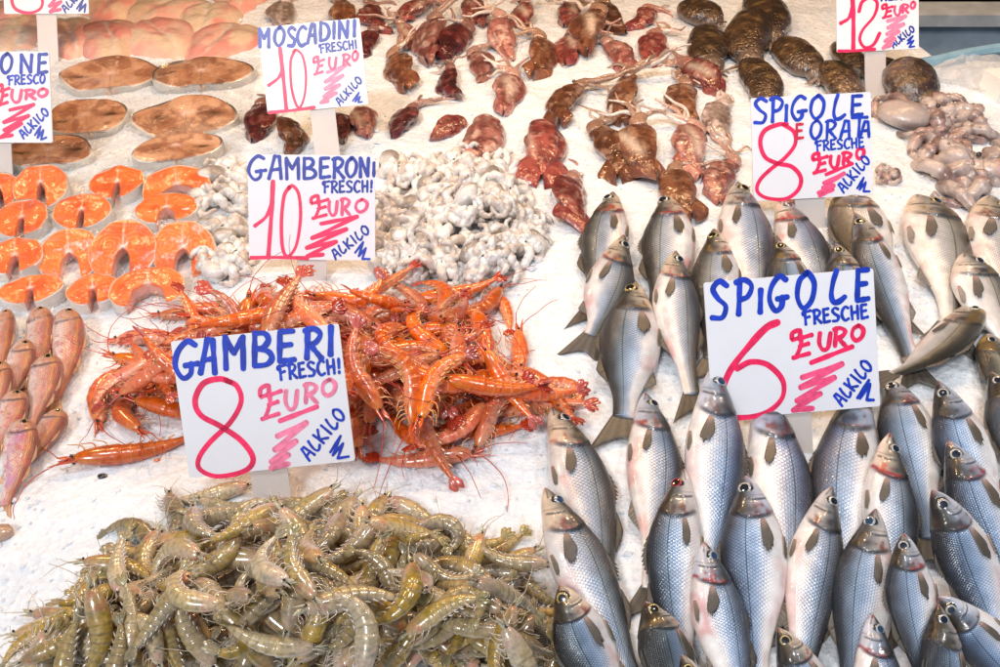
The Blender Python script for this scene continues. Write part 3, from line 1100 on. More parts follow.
class Board:
    def __init__(self, zoom, corners):
        """zoom: (x0, y0, px per zoomed pixel) of the view the layout was read in; corners TL TR BR BL in it."""
        self.z = zoom
        self.c = np.asarray(corners, float)

    def photo(self, p):
        return self.z[0] + p[0] * self.z[2], self.z[1] + p[1] * self.z[2]

    def raise_up(self, stake, stake_w, label, lean=33, extra=0.0):
        c = self.c
        ctr = c.mean(0)
        ex = ((c[1] - c[0]) + (c[2] - c[3])) * .5
        ey = ((c[3] - c[0]) + (c[2] - c[1])) * .5
        base = at(*stake, 0.0)
        base[2] = 0
        base[1] += extra
        l = math.radians(lean)
        nrm = np.array([0, -math.cos(l), math.sin(l)])          # towards the shopper, tilted up
        upb = np.array([0, math.sin(l), math.cos(l)])
        d = ray(*self.photo(ctr))
        o = np.array([0, 0, CAM_H])
        t = float((base - o) @ nrm / (d @ nrm))
        C = o + d * t
        sc = scale_at(C)
        wpx, hpx = np.linalg.norm(ex) * self.z[2], np.linalg.norm(ey) * self.z[2]
        self.w = wpx / sc
        # the board foreshortens a little: read its height through the same plane
        pT, pB = self.photo(ctr - ey / 2), self.photo(ctr + ey / 2)
        q = []
        for p in (pT, pB):
            dd = ray(*p)
            q.append(o + dd * float((base - o) @ nrm / (dd @ nrm)))
        self.h = float(np.linalg.norm(q[0] - q[1]))
        pL, pR = self.photo(ctr - ex / 2), self.photo(ctr + ex / 2)
        e = []
        for p in (pL, pR):
            dd = ray(*p)
            e.append(o + dd * float((base - o) @ nrm / (dd @ nrm)))
        right = unit(e[1] - e[0])
        up2 = np.cross(nrm, right)
        self.R = np.stack([right, up2, nrm], 1)
        self.C = C
        m = Matrix(((*self.R[0], C[0]), (*self.R[1], C[1]), (*self.R[2], C[2]), (0, 0, 0, 1)))
        root = empty('price_sign', base)
        tag(root, label, 'price sign', 'handwritten price signs standing in the ice')
        self.root = root
        # the panel: a thin board with rounded corners
        w, h, r = self.w / 2, self.h / 2, .003
        ol = []
        for sx, sy, a0 in ((1, 1, 0), (-1, 1, 90), (-1, -1, 180), (1, -1, 270)):
            for a in (0, 30, 60, 90):
                q = math.radians(a0 + a)
                ol.append((sx * (w - r) + r * math.cos(q), sy * (h - r) + r * math.sin(q)))
        ol = np.array(ol)
        n = len(ol)
        V, ring = [], []
        for z, k in ((-.0028, .999), (-.0024, 1), (0, 1), (.0003, .998)):
            V += [(x * k, y * k, z) for x, y in ol]
        V = np.array(V)
        F = grid_faces(4, n, True)
        V = np.concatenate([V, [(0, 0, -.0028), (0, 0, .0003)]])
        kk = np.arange(n)
        f0 = np.stack([np.full(n, 4 * n), (kk + 1) % n, kk], -1)
        f1 = np.stack([np.full(n, 4 * n + 1), 3 * n + kk, 3 * n + (kk + 1) % n], -1)
        mb = MB()
        mb.piece((V, [F, f0, f1], np.ones((len(V), 4)), np.zeros((len(V), 2))))
        loc = Matrix.Translation(Vector(-base)) @ m
        self.loc = loc
        p = obj('panel', mb.build('panel', smooth=False), M['board'], root)
        p.matrix_local = loc
        # the stake: behind the panel, down into the ice
        sb = MB()
        sw = stake_w / sc / 2
        d = ray(*stake)
        foot = o + d * float((base - o - nrm * -.004) @ nrm / (d @ nrm))
        lx = float((foot - C) @ right)
        sb.piece(box_piece(lx - sw, lx + sw, -h - (abs(float((foot - C) @ up2)) - h) - .06, h * .3, -.0056, -.0030))
        s = obj('stake', sb.build('stake', smooth=False), M['stake'], root)
        s.matrix_local = loc
        return self

    def uv(self, p):
        c = self.c
        ex = ((c[1] - c[0]) + (c[2] - c[3])) * .5
        ey = ((c[3] - c[0]) + (c[2] - c[1])) * .5
        a = np.linalg.solve(np.stack([ex, ey], 1), np.asarray(p, float) - c.mean(0))
        return np.array([a[0] * self.w, -a[1] * self.h])

    def ink(self, name, items):
        """items: ('letters', text, boxes, w, col) / ('line', text, (x0,y0), (x1,y1), h, w, col) / ('path', pts, w, col) / ('zig', pts, w, col)"""
        ik = Ink()
        px = self.w / (np.linalg.norm(self.c[1] - self.c[0]))
        for it in items:
            if it[0] == 'letters':
                _, text, boxes, w, col = it
                for ch, (x0, y0, x1, y1) in zip(text, boxes):
                    sm, strokes = GLYPH[ch]
                    for st in strokes:
                        P = [self.uv((x0 + a * (x1 - x0), y0 + b * (y1 - y0))) for a, b in st]
                        ik.stroke(P, w * px, col, bool(sm))
            elif it[0] == 'line':
                _, text, p0, p1, h, w, col = it
                p0, p1 = np.array(p0, float), np.array(p1, float)
                wt = {'I': .45, '!': .5, 'E': .85, 'L': .9, 'M': 1.2}
                ws = np.array([wt.get(ch, 1.0) for ch in text])
                gap = .28
                tot = ws.sum() + gap * (len(text) - 1)
                d = p1 - p0
                ln = np.linalg.norm(d)
                dx = d / ln
                dy = np.array([-dx[1], dx[0]])
                x = 0
                for ch, wv in zip(text, ws):
                    x0, x1 = x / tot * ln, (x + wv) / tot * ln
                    x += wv + gap
                    sm, strokes = GLYPH[ch]
                    for st in strokes:
                        P = [self.uv(p0 + dx * (x0 + a * (x1 - x0)) + dy * (b * h)) for a, b in st]
                        ik.stroke(P, w * px, col, bool(sm))
            elif it[0] == 'path':
                ik.stroke([self.uv(p) for p in it[1]], it[2] * px, it[3], True)
            elif it[0] == 'zig':
                ik.stroke([self.uv(p) for p in it[1]], it[2] * px, it[3], False)
        o = obj(name, ik.mb.build(name, smooth=False), M['ink'], self.root)
        o.matrix_local = self.loc
        return o


def euro(e, u, r, o, w, c1, c2):
    (x0, y0, x1, y1) = e
    W, Hh = x1 - x0, y1 - y0
    pe = [('path', [(x0 + .05 * W, y0 + .3 * Hh), (x0 + .1 * W, y0 + .08 * Hh), (x0 + .45 * W, y0), (x0 + .4 * W, y0 + .25 * Hh), (x0 + .1 * W, y0 + .34 * Hh)], w, c1),
          ('path', [(x0 + .45 * W, y0 + .1 * Hh), (x0 + .5 * W, y0 + .5 * Hh), (x0 + .3 * W, y0 + .95 * Hh)], w, c1),
          ('path', [(x0 + .4 * W, y0 + .3 * Hh), (x0 + W, y0 + .16 * Hh)], w, c1), ('path', [(x0 + .45 * W, y0 + .58 * Hh), (x0 + .85 * W, y0 + .48 * Hh)], w, c1),
          ('path', [(x0 + .15 * W, y0 + Hh), (x0 + .9 * W, y0 + .84 * Hh)], w, c1)]
    return pe + [('letters', 'URO', [u, r, o], w, c2)]


# GAMBERI
b = Board((160, 320, 205 / 829), [(45, 90), (722, 15), (792, 572), (115, 640)]).raise_up((272, 508), 38, 'wide white sign reading GAMBERI with a red 8, standing in the orange prawns', extra=-.03)
b.ink('product_name', [('letters', 'GAMBERI', [(60, 88, 155, 235), (165, 80, 228, 215), (262, 68, 342, 198), (375, 52, 458, 186), (478, 46, 545, 168), (588, 36, 655, 155), (678, 28, 702, 140)], 23, BLUE)])
b.ink('freshness_word', [('line', 'FRESCH!', (478, 185), (728, 155), 58, 12, BLUE)])
b.ink('price_number', [('path', [(285, 250), (240, 238), (175, 258), (142, 325), (165, 385), (245, 430), (330, 490), (376, 562), (340, 612), (230, 634), (160, 606), (155, 560), (200, 495), (285, 412), (328, 330), (312, 268), (265, 242)], 22, PINK)])
b.ink('currency_word', euro((400, 265, 490, 400), (505, 285, 560, 360), (585, 257, 638, 335), (655, 240, 712, 305), 17, PINKL, PALE))
b.ink('price_scribble', [('path', [(485, 408), (635, 350)], 20, PINKL), ('zig', [(475, 470), (592, 415), (465, 525), (550, 490), (450, 575), (520, 545), (448, 600), (520, 582)], 22, PALE)])
b.ink('unit_words', [('line', 'ALKILO', (563, 536), (712, 352), 55, 11, BLUE), ('zig', [(690, 535), (732, 468), (700, 548), (742, 498), (720, 560), (765, 552)], 11, BLUE)])

# SPIGOLE
b = Board((700, 260, 190 / 768), [(15, 92), (690, 38), (738, 590), (52, 652)]).raise_up((797, 452), 36, 'large white sign reading SPIGOLE with a red 6, standing among the sea bass')
b.ink('product_name', [('letters', 'SPIGOLE', [(40, 88, 112, 240), (145, 82, 208, 220), (232, 122, 250, 212), (275, 68, 350, 205), (385, 55, 460, 195), (518, 45, 582, 172), (625, 42, 675, 165)], 22, BLUE)])
b.ink('freshness_word', [('line', 'FRESCHE', (414, 208), (668, 180), 54, 12, BLUE)])
b.ink('price_number', [('path', [(312, 252), (265, 275), (200, 345), (130, 435), (90, 520)], 28, PINK), ('path', [(150, 440), (205, 412), (275, 424), (335, 485), (336, 555), (285, 610), (215, 634), (120, 640)], 22, PINK)])
b.ink('currency_word', euro((365, 285, 450, 395), (478, 295, 530, 362), (540, 275, 590, 348), (610, 265, 660, 325), 18, PINK, PINK))
b.ink('price_scribble', [('path', [(450, 415), (615, 350)], 20, PINK), ('zig', [(415, 475), (575, 420), (410, 515), (545, 475), (395, 570), (490, 540), (380, 608), (460, 600)], 22, PINKL)])
b.ink('unit_words', [('line', 'ALKILO', (538, 560), (660, 400), 52, 11, BLUE), ('zig', [(640, 558), (685, 485), (650, 560), (690, 500), (678, 566), (706, 566)], 13, BLUE)])

# SPIGOLE E ORATA
b = Board((740, 85, 140 / 778), [(55, 75), (720, 40), (742, 612), (80, 648)]).raise_up((812, 226), 30, 'white sign reading SPIGOLE E ORATA with a red 8, standing behind the sea bass')
b.ink('product_name', [('letters', 'SPIGOLE', [(72, 76, 150, 215), (168, 72, 235, 205), (245, 115, 262, 200), (282, 64, 365, 195), (385, 62, 465, 188), (508, 55, 580, 190), (612, 62, 675, 170)], 20, BLUE),
                       ('letters', 'ORATA', [(388, 198, 452, 300), (475, 198, 532, 298), (555, 200, 610, 297), (618, 180, 702, 287), (665, 204, 718, 289)], 17, BLUE),
                       ('letters', 'E', [(308, 218, 348, 298)], 16, C3(.70, .02, .06))])
b.ink('freshness_word', [('line', 'FRESCHE', (420, 312), (682, 292), 54, 12, BLUE)])
b.ink('price_number', [('path', [(260, 218), (205, 222), (135, 255), (112, 320), (140, 400), (210, 436), (290, 455), (340, 515), (325, 585), (255, 634), (150, 628), (98, 588), (112, 530), (170, 470), (250, 405), (305, 330), (298, 262), (240, 220)], 23, PINK)])
b.ink('currency_word', euro((400, 380, 485, 490), (500, 395, 555, 460), (570, 375, 622, 442), (645, 350, 690, 410), 20, PINK, PINK))
b.ink('price_scribble', [('path', [(480, 498), (625, 437)], 20, PINK), ('zig', [(470, 545), (580, 492), (465, 572), (525, 560), (440, 600), (520, 582), (445, 616)], 22, PINKL)])
b.ink('unit_words', [('line', 'ALKILO', (540, 566), (686, 388), 54, 12, BLUE), ('zig', [(655, 575), (690, 515), (668, 583), (702, 540), (690, 592), (725, 592)], 13, BLUE)])

# GAMBERONI
b = Board((240, 150, 140 / 778), [(42, 25), (752, 32), (750, 615), (50, 610)]).raise_up((312, 286), 28, 'white sign reading GAMBERONI with a red 10, between the pale baby octopuses')
b.ink('product_name', [('letters', 'GAMBERONI', [(48, 36, 145, 165), (162, 36, 236, 160), (256, 46, 330, 162), (350, 46, 425, 160), (442, 46, 500, 155), (518, 46, 578, 155), (588, 46, 650, 150), (664, 46, 718, 150), (736, 72, 752, 145)], 19, BLUED)])
b.ink('freshness_word', [('line', 'FRESCH!', (464, 175), (738, 170), 62, 13, BLUED)])
b.ink('price_number', [('path', [(185, 175), (175, 350), (155, 600)], 25, PINK), ('path', [(180, 290), (145, 370), (82, 422)], 20, PINK), ('path', [(275, 205), (245, 260), (230, 400), (236, 545), (265, 592), (312, 530), (336, 380), (328, 250), (295, 200), (270, 215)], 19, PINK), ('path', [(60, 600), (200, 598), (375, 602)], 20, PINK)])
b.ink('currency_word', euro((390, 255, 490, 380), (492, 285, 545, 362), (562, 270, 612, 362), (640, 275, 710, 345), 18, PINK, PINKL))
b.ink('price_scribble', [('zig', [(450, 410), (652, 370), (400, 490), (592, 440), (370, 545), (535, 510), (372, 592), (462, 582)], 22, PINK)])
b.ink('unit_words', [('line', 'ALKILO', (500, 570), (692, 415), 52, 12, BLUED), ('zig', [(640, 572), (685, 512), (660, 592), (700, 545), (680, 607), (722, 607)], 13, BLUE)])

# MOSCADINI
b = Board((250, 15, 125 / 794), [(48, 80), (692, 22), (755, 565), (112, 632)]).raise_up((328, 166), 25, 'white sign reading MOSCADINI with a red 10, standing among the red squid')
b.ink('product_name', [('letters', 'MOSCADINI', [(58, 90, 122, 205), (152, 80, 220, 196), (236, 80, 290, 200), (298, 75, 358, 195), (366, 60, 420, 180), (440, 50, 505, 165), (524, 46, 540, 150), (560, 40, 625, 150), (655, 35, 668, 135)], 22, BLUED)])
b.ink('freshness_word', [('line', 'FRESCHI', (440, 188), (674, 158), 54, 12, BLUED)])
b.ink('price_number', [('path', [(190, 210), (212, 400), (232, 602)], 25, PINK), ('path', [(208, 345), (180, 400), (118, 448)], 20, PINK), ('path', [(285, 225), (258, 300), (266, 470), (308, 590), (346, 520), (356, 380), (335, 265), (295, 222), (275, 235)], 16, PINK), ('path', [(122, 620), (260, 608), (410, 588)], 20, PINK)])
b.ink('currency_word', euro((400, 265, 470, 378), (500, 270, 552, 342), (590, 250, 638, 322), (650, 230, 686, 290), 17, PINKL, PINKL))
b.ink('price_scribble', [('zig', [(490, 365), (608, 320), (480, 425), (590, 385), (480, 470), (570, 445), (470, 520), (550, 495), (450, 558), (500, 548)], 22, PALE)])
b.ink('unit_words', [('line', 'ALKILO', (540, 545), (682, 388), 48, 11, BLUED), ('zig', [(655, 547), (695, 492), (670, 552), (702, 518), (690, 556), (716, 552)], 11, BLUE)])

# 12
b = Board((820, 0, .18), [(84, -88), (540, -108), (556, 272), (100, 292)]).raise_up((877, 100), 21, 'white sign with a red 12 on a tall stake, beside the dark cuttlefish')
b.ink('freshness_word', [('line', 'FRESCHE', (330, -50), (505, -62), 55, 12, BLUED)])
b.ink('price_number', [('path', [(172, -60), (185, 100), (190, 268)], 25, PINK), ('path', [(178, 40), (160, 100), (115, 130)], 20, PINK), ('path', [(215, 65), (232, 10), (280, -12), (315, 20), (298, 92), (240, 165), (225, 222), (255, 264), (302, 248), (334, 185)], 18, PINK), ('path', [(108, 284), (200, 282), (310, 274)], 16, PINK)])
b.ink('currency_word', euro((340, 25, 400, 100), (410, 35, 450, 85), (455, 25, 490, 72), (500, 10, 526, 48), 14, PINK, PINKL))
b.ink('price_scribble', [('zig', [(375, 118), (475, 90), (380, 155), (465, 135), (375, 190), (440, 175), (365, 230), (420, 215), (355, 268), (400, 250)], 20, PALE)])
b.ink('unit_words', [('line', 'ALKILO', (392, 240), (508, 142), 36, 9, BLUED), ('zig', [(490, 225), (520, 200), (490, 245), (525, 225), (500, 262), (530, 258)], 10, BLUE)])

# ...ONE
b = Board((0, 0, 120 / 534), [(-262, 226), (212, 235), (240, 632), (-236, 640)]).raise_up((-8, 185), 38, 'white sign with a name ending in ONE, beside the brown fish steaks')
b.ink('product_name', [('letters', 'ONE', [(0, 240, 52, 325), (86, 245, 142, 325), (165, 242, 208, 325)], 15, BLUED)])
b.ink('freshness_word', [('line', 'FRESCO', (34, 338), (198, 330), 40, 9, BLUE)])
b.ink('currency_word', euro((-15, 378, 40, 470), (50, 400, 100, 455), (112, 400, 160, 442), (168, 395, 212, 430), 14, PINK, PINKL))
b.ink('price_scribble', [('zig', [(45, 490), (152, 465), (20, 545), (130, 515), (22, 580), (100, 550), (5, 613), (60, 602)], 15, PINK)])
b.ink('unit_words', [('line', 'ALKILO', (84, 592), (196, 478), 38, 9, BLUE), ('zig', [(160, 602), (185, 562), (172, 615), (198, 578), (188, 622), (212, 612)], 9, BLUE)])

# the one cut by the top edge
b = Board((0, 0, 120 / 534), [(8, -262), (385, -264), (393, 62), (15, 62)]).raise_up((47, 62), 20, 'white sign on a milky stake behind the pink fillets, with a red number above ALKILO')
b.ink('price_number', [('path', [(110, -90), (62, -40), (52, 12), (75, 46), (130, 58), (178, 38), (186, -5), (160, -55), (105, -90)], 14, PINK)])
b.ink('price_scribble', [('zig', [(200, -55), (290, -85), (215, -15), (275, -40), (218, 28), (270, 8), (220, 54), (268, 42)], 14, PINKL)])
b.ink('unit_words', [('line', 'ALKILO', (268, 36), (372, -70), 30, 8, BLUED), ('zig', [(340, 40), (368, 0), (350, 50), (380, 18), (374, 55)], 9, BLUED)])
# ------------------------------------------------------------------ steaks
def steak_mesh(W, Hh, th, cav, seed, kind):
    """Lies in the xy plane, back of the fish towards +x, belly flaps towards -x."""
    r_ = np.random.default_rng(seed)
    nT, nR = 96, 34
    t = np.linspace(-1, 1, nT)
    ph = t * (PI - .03 - .25 * cav)
    sgn = np.sign(t + 1e-9)
    a = np.abs(t)
    # outline
    ox = .5 * Hh * np.cos(ph)
    oy = .5 * W * np.sin(ph)
    oy = np.where(np.abs(ph) > PI * .5, oy * (1 - .18 * sst(np.abs(ph), PI * .5, PI)) + sgn * cav * .22 * W * sst(a, .5, 1), oy)
    lob = 1 + (.26 if kind == 'steak' else .12) * (vnoise(np.stack([np.cos(ph) * 1.1, np.sin(ph) * 1.1, 0 * ph + seed * 1.7], -1), seed + 1) - .5) + .05 * np.cos(2 * ph) * (r_.random() - .2) + .035 * (vnoise(np.stack([np.cos(ph) * 2, np.sin(ph) * 2, 0 * ph + seed], -1), seed) - .5)
    if kind == 'steak':
        lob = lob * (1 - .20 * np.exp(-((np.abs(ph) - PI) / .38) ** 2)) * (1 + .05 * np.cos(4 * ph + seed))
    ox, oy = ox * lob, oy * lob
    # inner edge: the bone in the middle, then the walls of the belly cavity
    k = sst(a, .42, .98)
    gap = 0.0 if kind == 'steak' else 1.0
    ix = .04 * Hh - k * (.04 * Hh + .46 * Hh * (1 - .1 * cav))
    iy = sgn * W * ((.0004 if kind == 'steak' else .003) + gap * (sst(a, .42, .66) * (.012 + .19 * cav) + .10 * cav * k))
    iy = iy if kind == 'salmon' else sgn * W * .0004 + 0 * k
    iy = np.where(a < .42, sgn * W * .004 * a, iy)
    r = np.linspace(0, 1, nR)
    X = ix[:, None] + (ox - ix)[:, None] * r
    Y = iy[:, None] + (oy - iy)[:, None] * r
    dome = (np.sqrt(np.clip(1 - (2 * r - 1) ** 4, 0, 1)) if kind == 'salmon' else 2.6 * np.sqrt(np.clip(1 - r ** 5, 0, 1)))[None, :]
    tilt = (.42 if kind == 'steak' else .28) * th * (vnoise(np.stack([X / W * 4, Y / W * 4, 0 * X + seed], -1), seed + 3) - .5)
    Z = th * (.94 + .06 * dome) + tilt + .05 * th * (vnoise(np.stack([X / W * 14, Y / W * 14, 0 * X], -1), seed) - .5)
    top = np.stack([X, Y, Z], -1)
    # colours of the cut face
    dist_c = np.sqrt((X - .04 * Hh) ** 2 + Y ** 2) / W
    n1 = fbm(np.stack([X / W * 6, Y / W * 6, 0 * X + seed], -1), seed, 3)
    if kind == 'salmon':
        c = mixc(np.broadcast_to(C3(.80, .145, .024), X.shape + (3,)), C3(.86, .22, .055), n1)
        lobe = np.sqrt((np.abs(Y) / W - .20) ** 2 + ((X / Hh - .08) * .85) ** 2)
        ring = np.sin(2 * PI * (lobe * 17 + 2.2 * (n1 - .5)))
        rs = .55 if seed in (39, 37) else .36
        c = mixc(c, C3(.88, .42, .20), sst(ring, .5, .95) * rs)
        c = mixc(c, C3(.60, .07, .02), sst(fbm(np.stack([X / W * 3, Y / W * 3, 0 * X + seed], -1), seed + 2, 2), .5, .7) * .5)
        c = mixc(c, C3(.86, .50, .36), np.exp(-(Y / W / .012) ** 2) * sst(X / Hh, .04, .1) * .8)
        c = mixc(c, C3(.90, .62, .46), sst(r, .955, .985)[None, :] * np.ones_like(X) * .8)
        bone = np.exp(-((X / Hh - .05) / .045) ** 2 - (Y / W / .05) ** 2)
        c = mixc(c, C3(.88, .58, .48), np.clip(bone * 1.3, 0, 1))
        blood = np.exp(-((X / Hh + .10) / .10) ** 2 - (Y / W / .045) ** 2)
        c = mixc(c, C3(.40, .05, .05), np.clip(blood * 1.1, 0, 1))
        wall = C3(.80, .38, .30)
        skin_t, skin_b = C3(.13, .13, .14), C3(.74, .68, .63)
    else:
        c = mixc(np.broadcast_to(C3(.46, .21, .105), X.shape + (3,)), C3(.62, .34, .20), sst(n1, .3, .7))
        c = mixc(c, C3(.20, .075, .035), sst(fbm(np.stack([X / W * 5, Y / W * 5, 0 * X + seed * 3], -1), seed + 2, 3), .52, .68) * .7)
        fl = np.sin(2 * PI * (np.sqrt((np.abs(Y) / W - .22) ** 2 + ((X / Hh - .03) * .8) ** 2) * 19 + 3.2 * n1))
        c = mixc(c, C3(.66, .42, .28), sst(fl, .6, 1) * .35)
        c = mixc(c, C3(.22, .07, .035), sst(fbm(np.stack([X / W * 8, Y / W * 8, 0 * X + seed * 5], -1), seed + 12, 3), .52, .66) * .55)
        spots = np.exp(-((X / Hh + .02) / .05) ** 2 - ((np.abs(Y) / W - .30) / .09) ** 2)
        c = mixc(c, C3(.10, .045, .02), np.clip(spots * sst(n1, .3, .6) * 1.2, 0, 1))
        c = mixc(c, C3(.52, .30, .20), np.exp(-(Y / W / .008) ** 2) * .5)
        ln = np.abs(np.sin(3 * np.arctan2(Y, X - .04 * Hh) + n1 * 2))
        c = mixc(c, C3(.66, .46, .32), sst(ln, .07, .0) * .75)
        bone = np.exp(-((X / Hh - .04) / .06) ** 2 - (Y / W / .055) ** 2)
        c = mixc(c, C3(.78, .52, .42), np.clip(bone * .9, 0, 1))
        rimd = sst(ox / Hh + .25 * (vnoise(np.stack([ph * 2, 0 * ph, 0 * ph], -1), seed) - .5), -.25, .1)[:, None]
        c = mixc(c, mixc(np.broadcast_to(C3(.72, .62, .52), X.shape + (3,)), C3(.09, .07, .06), rimd + 0 * X), sst(r, .935, .965)[None, :] * np.ones_like(X) * .95)
        wall = C3(.66, .52, .42)
        skin_t, skin_b = C3(.07, .06, .055), C3(.62, .58, .52)
    n_s = 6
    bulge = np.array([1.0, 1.012, 1.018, 1.018, 1.01, .99])
    zz = np.array([.97, .84, .6, .36, .14, .0])
    side = np.stack([np.stack([ix + (ox - ix) * q, iy + (oy - iy) * q, np.full(nT, z * th)], -1) for q, z in zip(bulge, zz)], 1)
    skm = sst(ox / Hh + .12 * (vnoise(np.stack([ph * 5, 0 * ph, 0 * ph], -1), seed) - .5), -.12, .22)
    sc = mixc(np.broadcast_to(skin_b, (nT, 3)), skin_t, skm)
    bot = np.stack([np.stack([ix + (ox - ix) * q, iy + (oy - iy) * q, np.zeros(nT)], -1) for q in (.9, .5, .0)], 1)
    inn = np.stack([np.stack([ix, iy, np.full(nT, z * th)], -1) for z in (.35, .7)], 1)
    loop = np.concatenate([top, side, bot, inn], 1)
    K = loop.shape[1]
    cc = np.concatenate([c, np.repeat(sc[:, None], n_s, 1), np.broadcast_to(C3(.5, .3, .2), (nT, 3, 3)), np.broadcast_to(wall, (nT, 2, 3))], 1)
    V = loop.reshape(-1, 3)
    F = grid_faces(nT, K, True)
    V = np.concatenate([V, loop[:1].mean(1), loop[-1:].mean(1)])
    cc = np.concatenate([cc.reshape(-1, 3), [wall, wall]])
    kk = np.arange(K)
    n0 = nT * K
    f0 = np.stack([np.full(K, n0), (kk + 1) % K, kk], -1)
    f1 = np.stack([np.full(K, n0 + 1), (nT - 1) * K + kk, (nT - 1) * K + (kk + 1) % K], -1)
    return V, [F, f0, f1], np.concatenate([cc, np.ones((len(cc), 1))], 1), np.zeros((len(V), 2)), (ox, oy, ix, iy, skm)


def place_steak(kind, cx, cy, wpx, hpx, ang, cav, label, pitch=None, seed=0, thk=.022):
    """ang: image direction of the back of the fish, degrees, 90 = up."""
    p0 = at(cx, cy, .03)
    sc = scale_at(p0)
    d = at(cx + 10 * math.cos(math.radians(ang)), cy - 10 * math.sin(math.radians(ang)), .03) - p0
    yaw = math.atan2(d[1], d[0])
    W = wpx / sc
    pt = .12 if pitch is None else pitch
    v = p0 - np.array([0, 0, CAM_H])
    elev = math.asin(-v[2] / np.linalg.norm(v))
    fs = math.sin(min(1.45, elev + pt))
    Hh = max(.55 * W, min(1.25 * W, (hpx / sc - thk * .75 * math.cos(elev)) / fs))
    pc = steak_mesh(W, Hh, thk, cav, seed, kind)
    m, Wv = settle(pc[0], cx, cy, yaw, Hh, pitch=pt, q=.75)
    mb = MB()
    mb.piece(pc[:4])
    nm = 'salmon_steak' if kind == 'salmon' else 'brown_fish_steak'
    root = obj(nm, mb.build(nm), M['salmon' if kind == 'salmon' else 'steak'])
    root.matrix_world = m
    tag(root, label, 'fish steak', 'salmon steaks' if kind == 'salmon' else 'brown fish steaks')
    return root


ST = 'salmon steak '
for a in [
    ('steak', 203, 80, 92, 31, 85, .2, 'brown fish steak lying beside the white rimmed one, behind the other brown steaks', .14, 3),
    ('steak', 113, 81, 94, 38, 80, .30, 'brown fish steak with a broad white skin flap, in front of the pink fillets', .2, 1),
    ('steak', 88, 124, 76, 42, 95, .2, 'brown fish steak half behind the sign ending in ONE', .2, 5),
    ('steak', 188, 122, 91, 45, 80, .24, 'largest round brown fish steak with a pale bone, left of the dark squid', .22, 7),
    ('steak', 52, 157, 82, 36, 70, .22, 'dark brown fish steak just under the sign ending in ONE, touching the salmon', .2, 9),
    ('steak', 178, 156, 80, 28, 88, .2, 'pale brown fish steak with a thick white rim, nearest the arched salmon steak', .14, 11),
    ('salmon', 2, 194, 36, 46, 88, .2, ST + 'cut off by the left edge, below the sign stake', .3, 21),
    ('salmon', 43, 190, 50, 47, 84, .25, ST + 'with a drooping flap, below the dark brown steak', .25, 23),
    ('salmon', 119, 188, 49, 36, 80, .2, ST + 'lying alone on the plastic film, below the brown steaks', .12, 25),
    ('salmon', 178, 189, 60, 44, 92, .95, 'arched ' + ST + 'with wide open belly, below the pale brown steak', .3, 27),
    ('salmon', 84, 217, 50, 40, 76, .18, ST + 'with a silver skin edge, in the middle of the second row', .2, 29),
    ('salmon', 168, 214, 57, 34, 84, .45, ST + 'with a torn belly, tucked under the arched one', .12, 31),
    ('salmon', 24, 223, 49, 41, 78, .2, ST + 'in the second row beside the photo left edge', .2, 33),
    ('salmon', 71, 256, 56, 56, 84, .5, ST + 'with a dark red belly cleft, left of the big ringed steak', .42, 35),
    ('salmon', 185, 252, 59, 60, 78, .45, ST + 'with one long flap pointing down, beside the pale octopus', .5, 37),
    ('salmon', 126, 252, 61, 62, 68, .42, 'biggest ' + ST + 'with clear pale rings, in the middle of the third row', .5, 39),
    ('salmon', 17, 261, 52, 40, 80, .3, ST + 'with thick white belly skin, left end of the third row', .15, 41),
    ('salmon', 33, 295, 58, 34, 82, .18, ST + 'in the lowest row, just above the red mullet', .14, 43),
    ('salmon', 95, 295, 49, 36, 86, .22, ST + 'in the lowest row, middle one, without open belly', .14, 45),
    ('salmon', 150, 291, 67, 42, 80, .8, ST + 'in the lowest row with a wide open belly and white flap', .22, 47),
]:
    place_steak(a[0], a[1], a[2], a[3] * 1.1, a[4] * 1.1, *a[5:7], a[7], pitch=a[8], seed=a[9], thk=.028 if a[0] == 'steak' else .025)


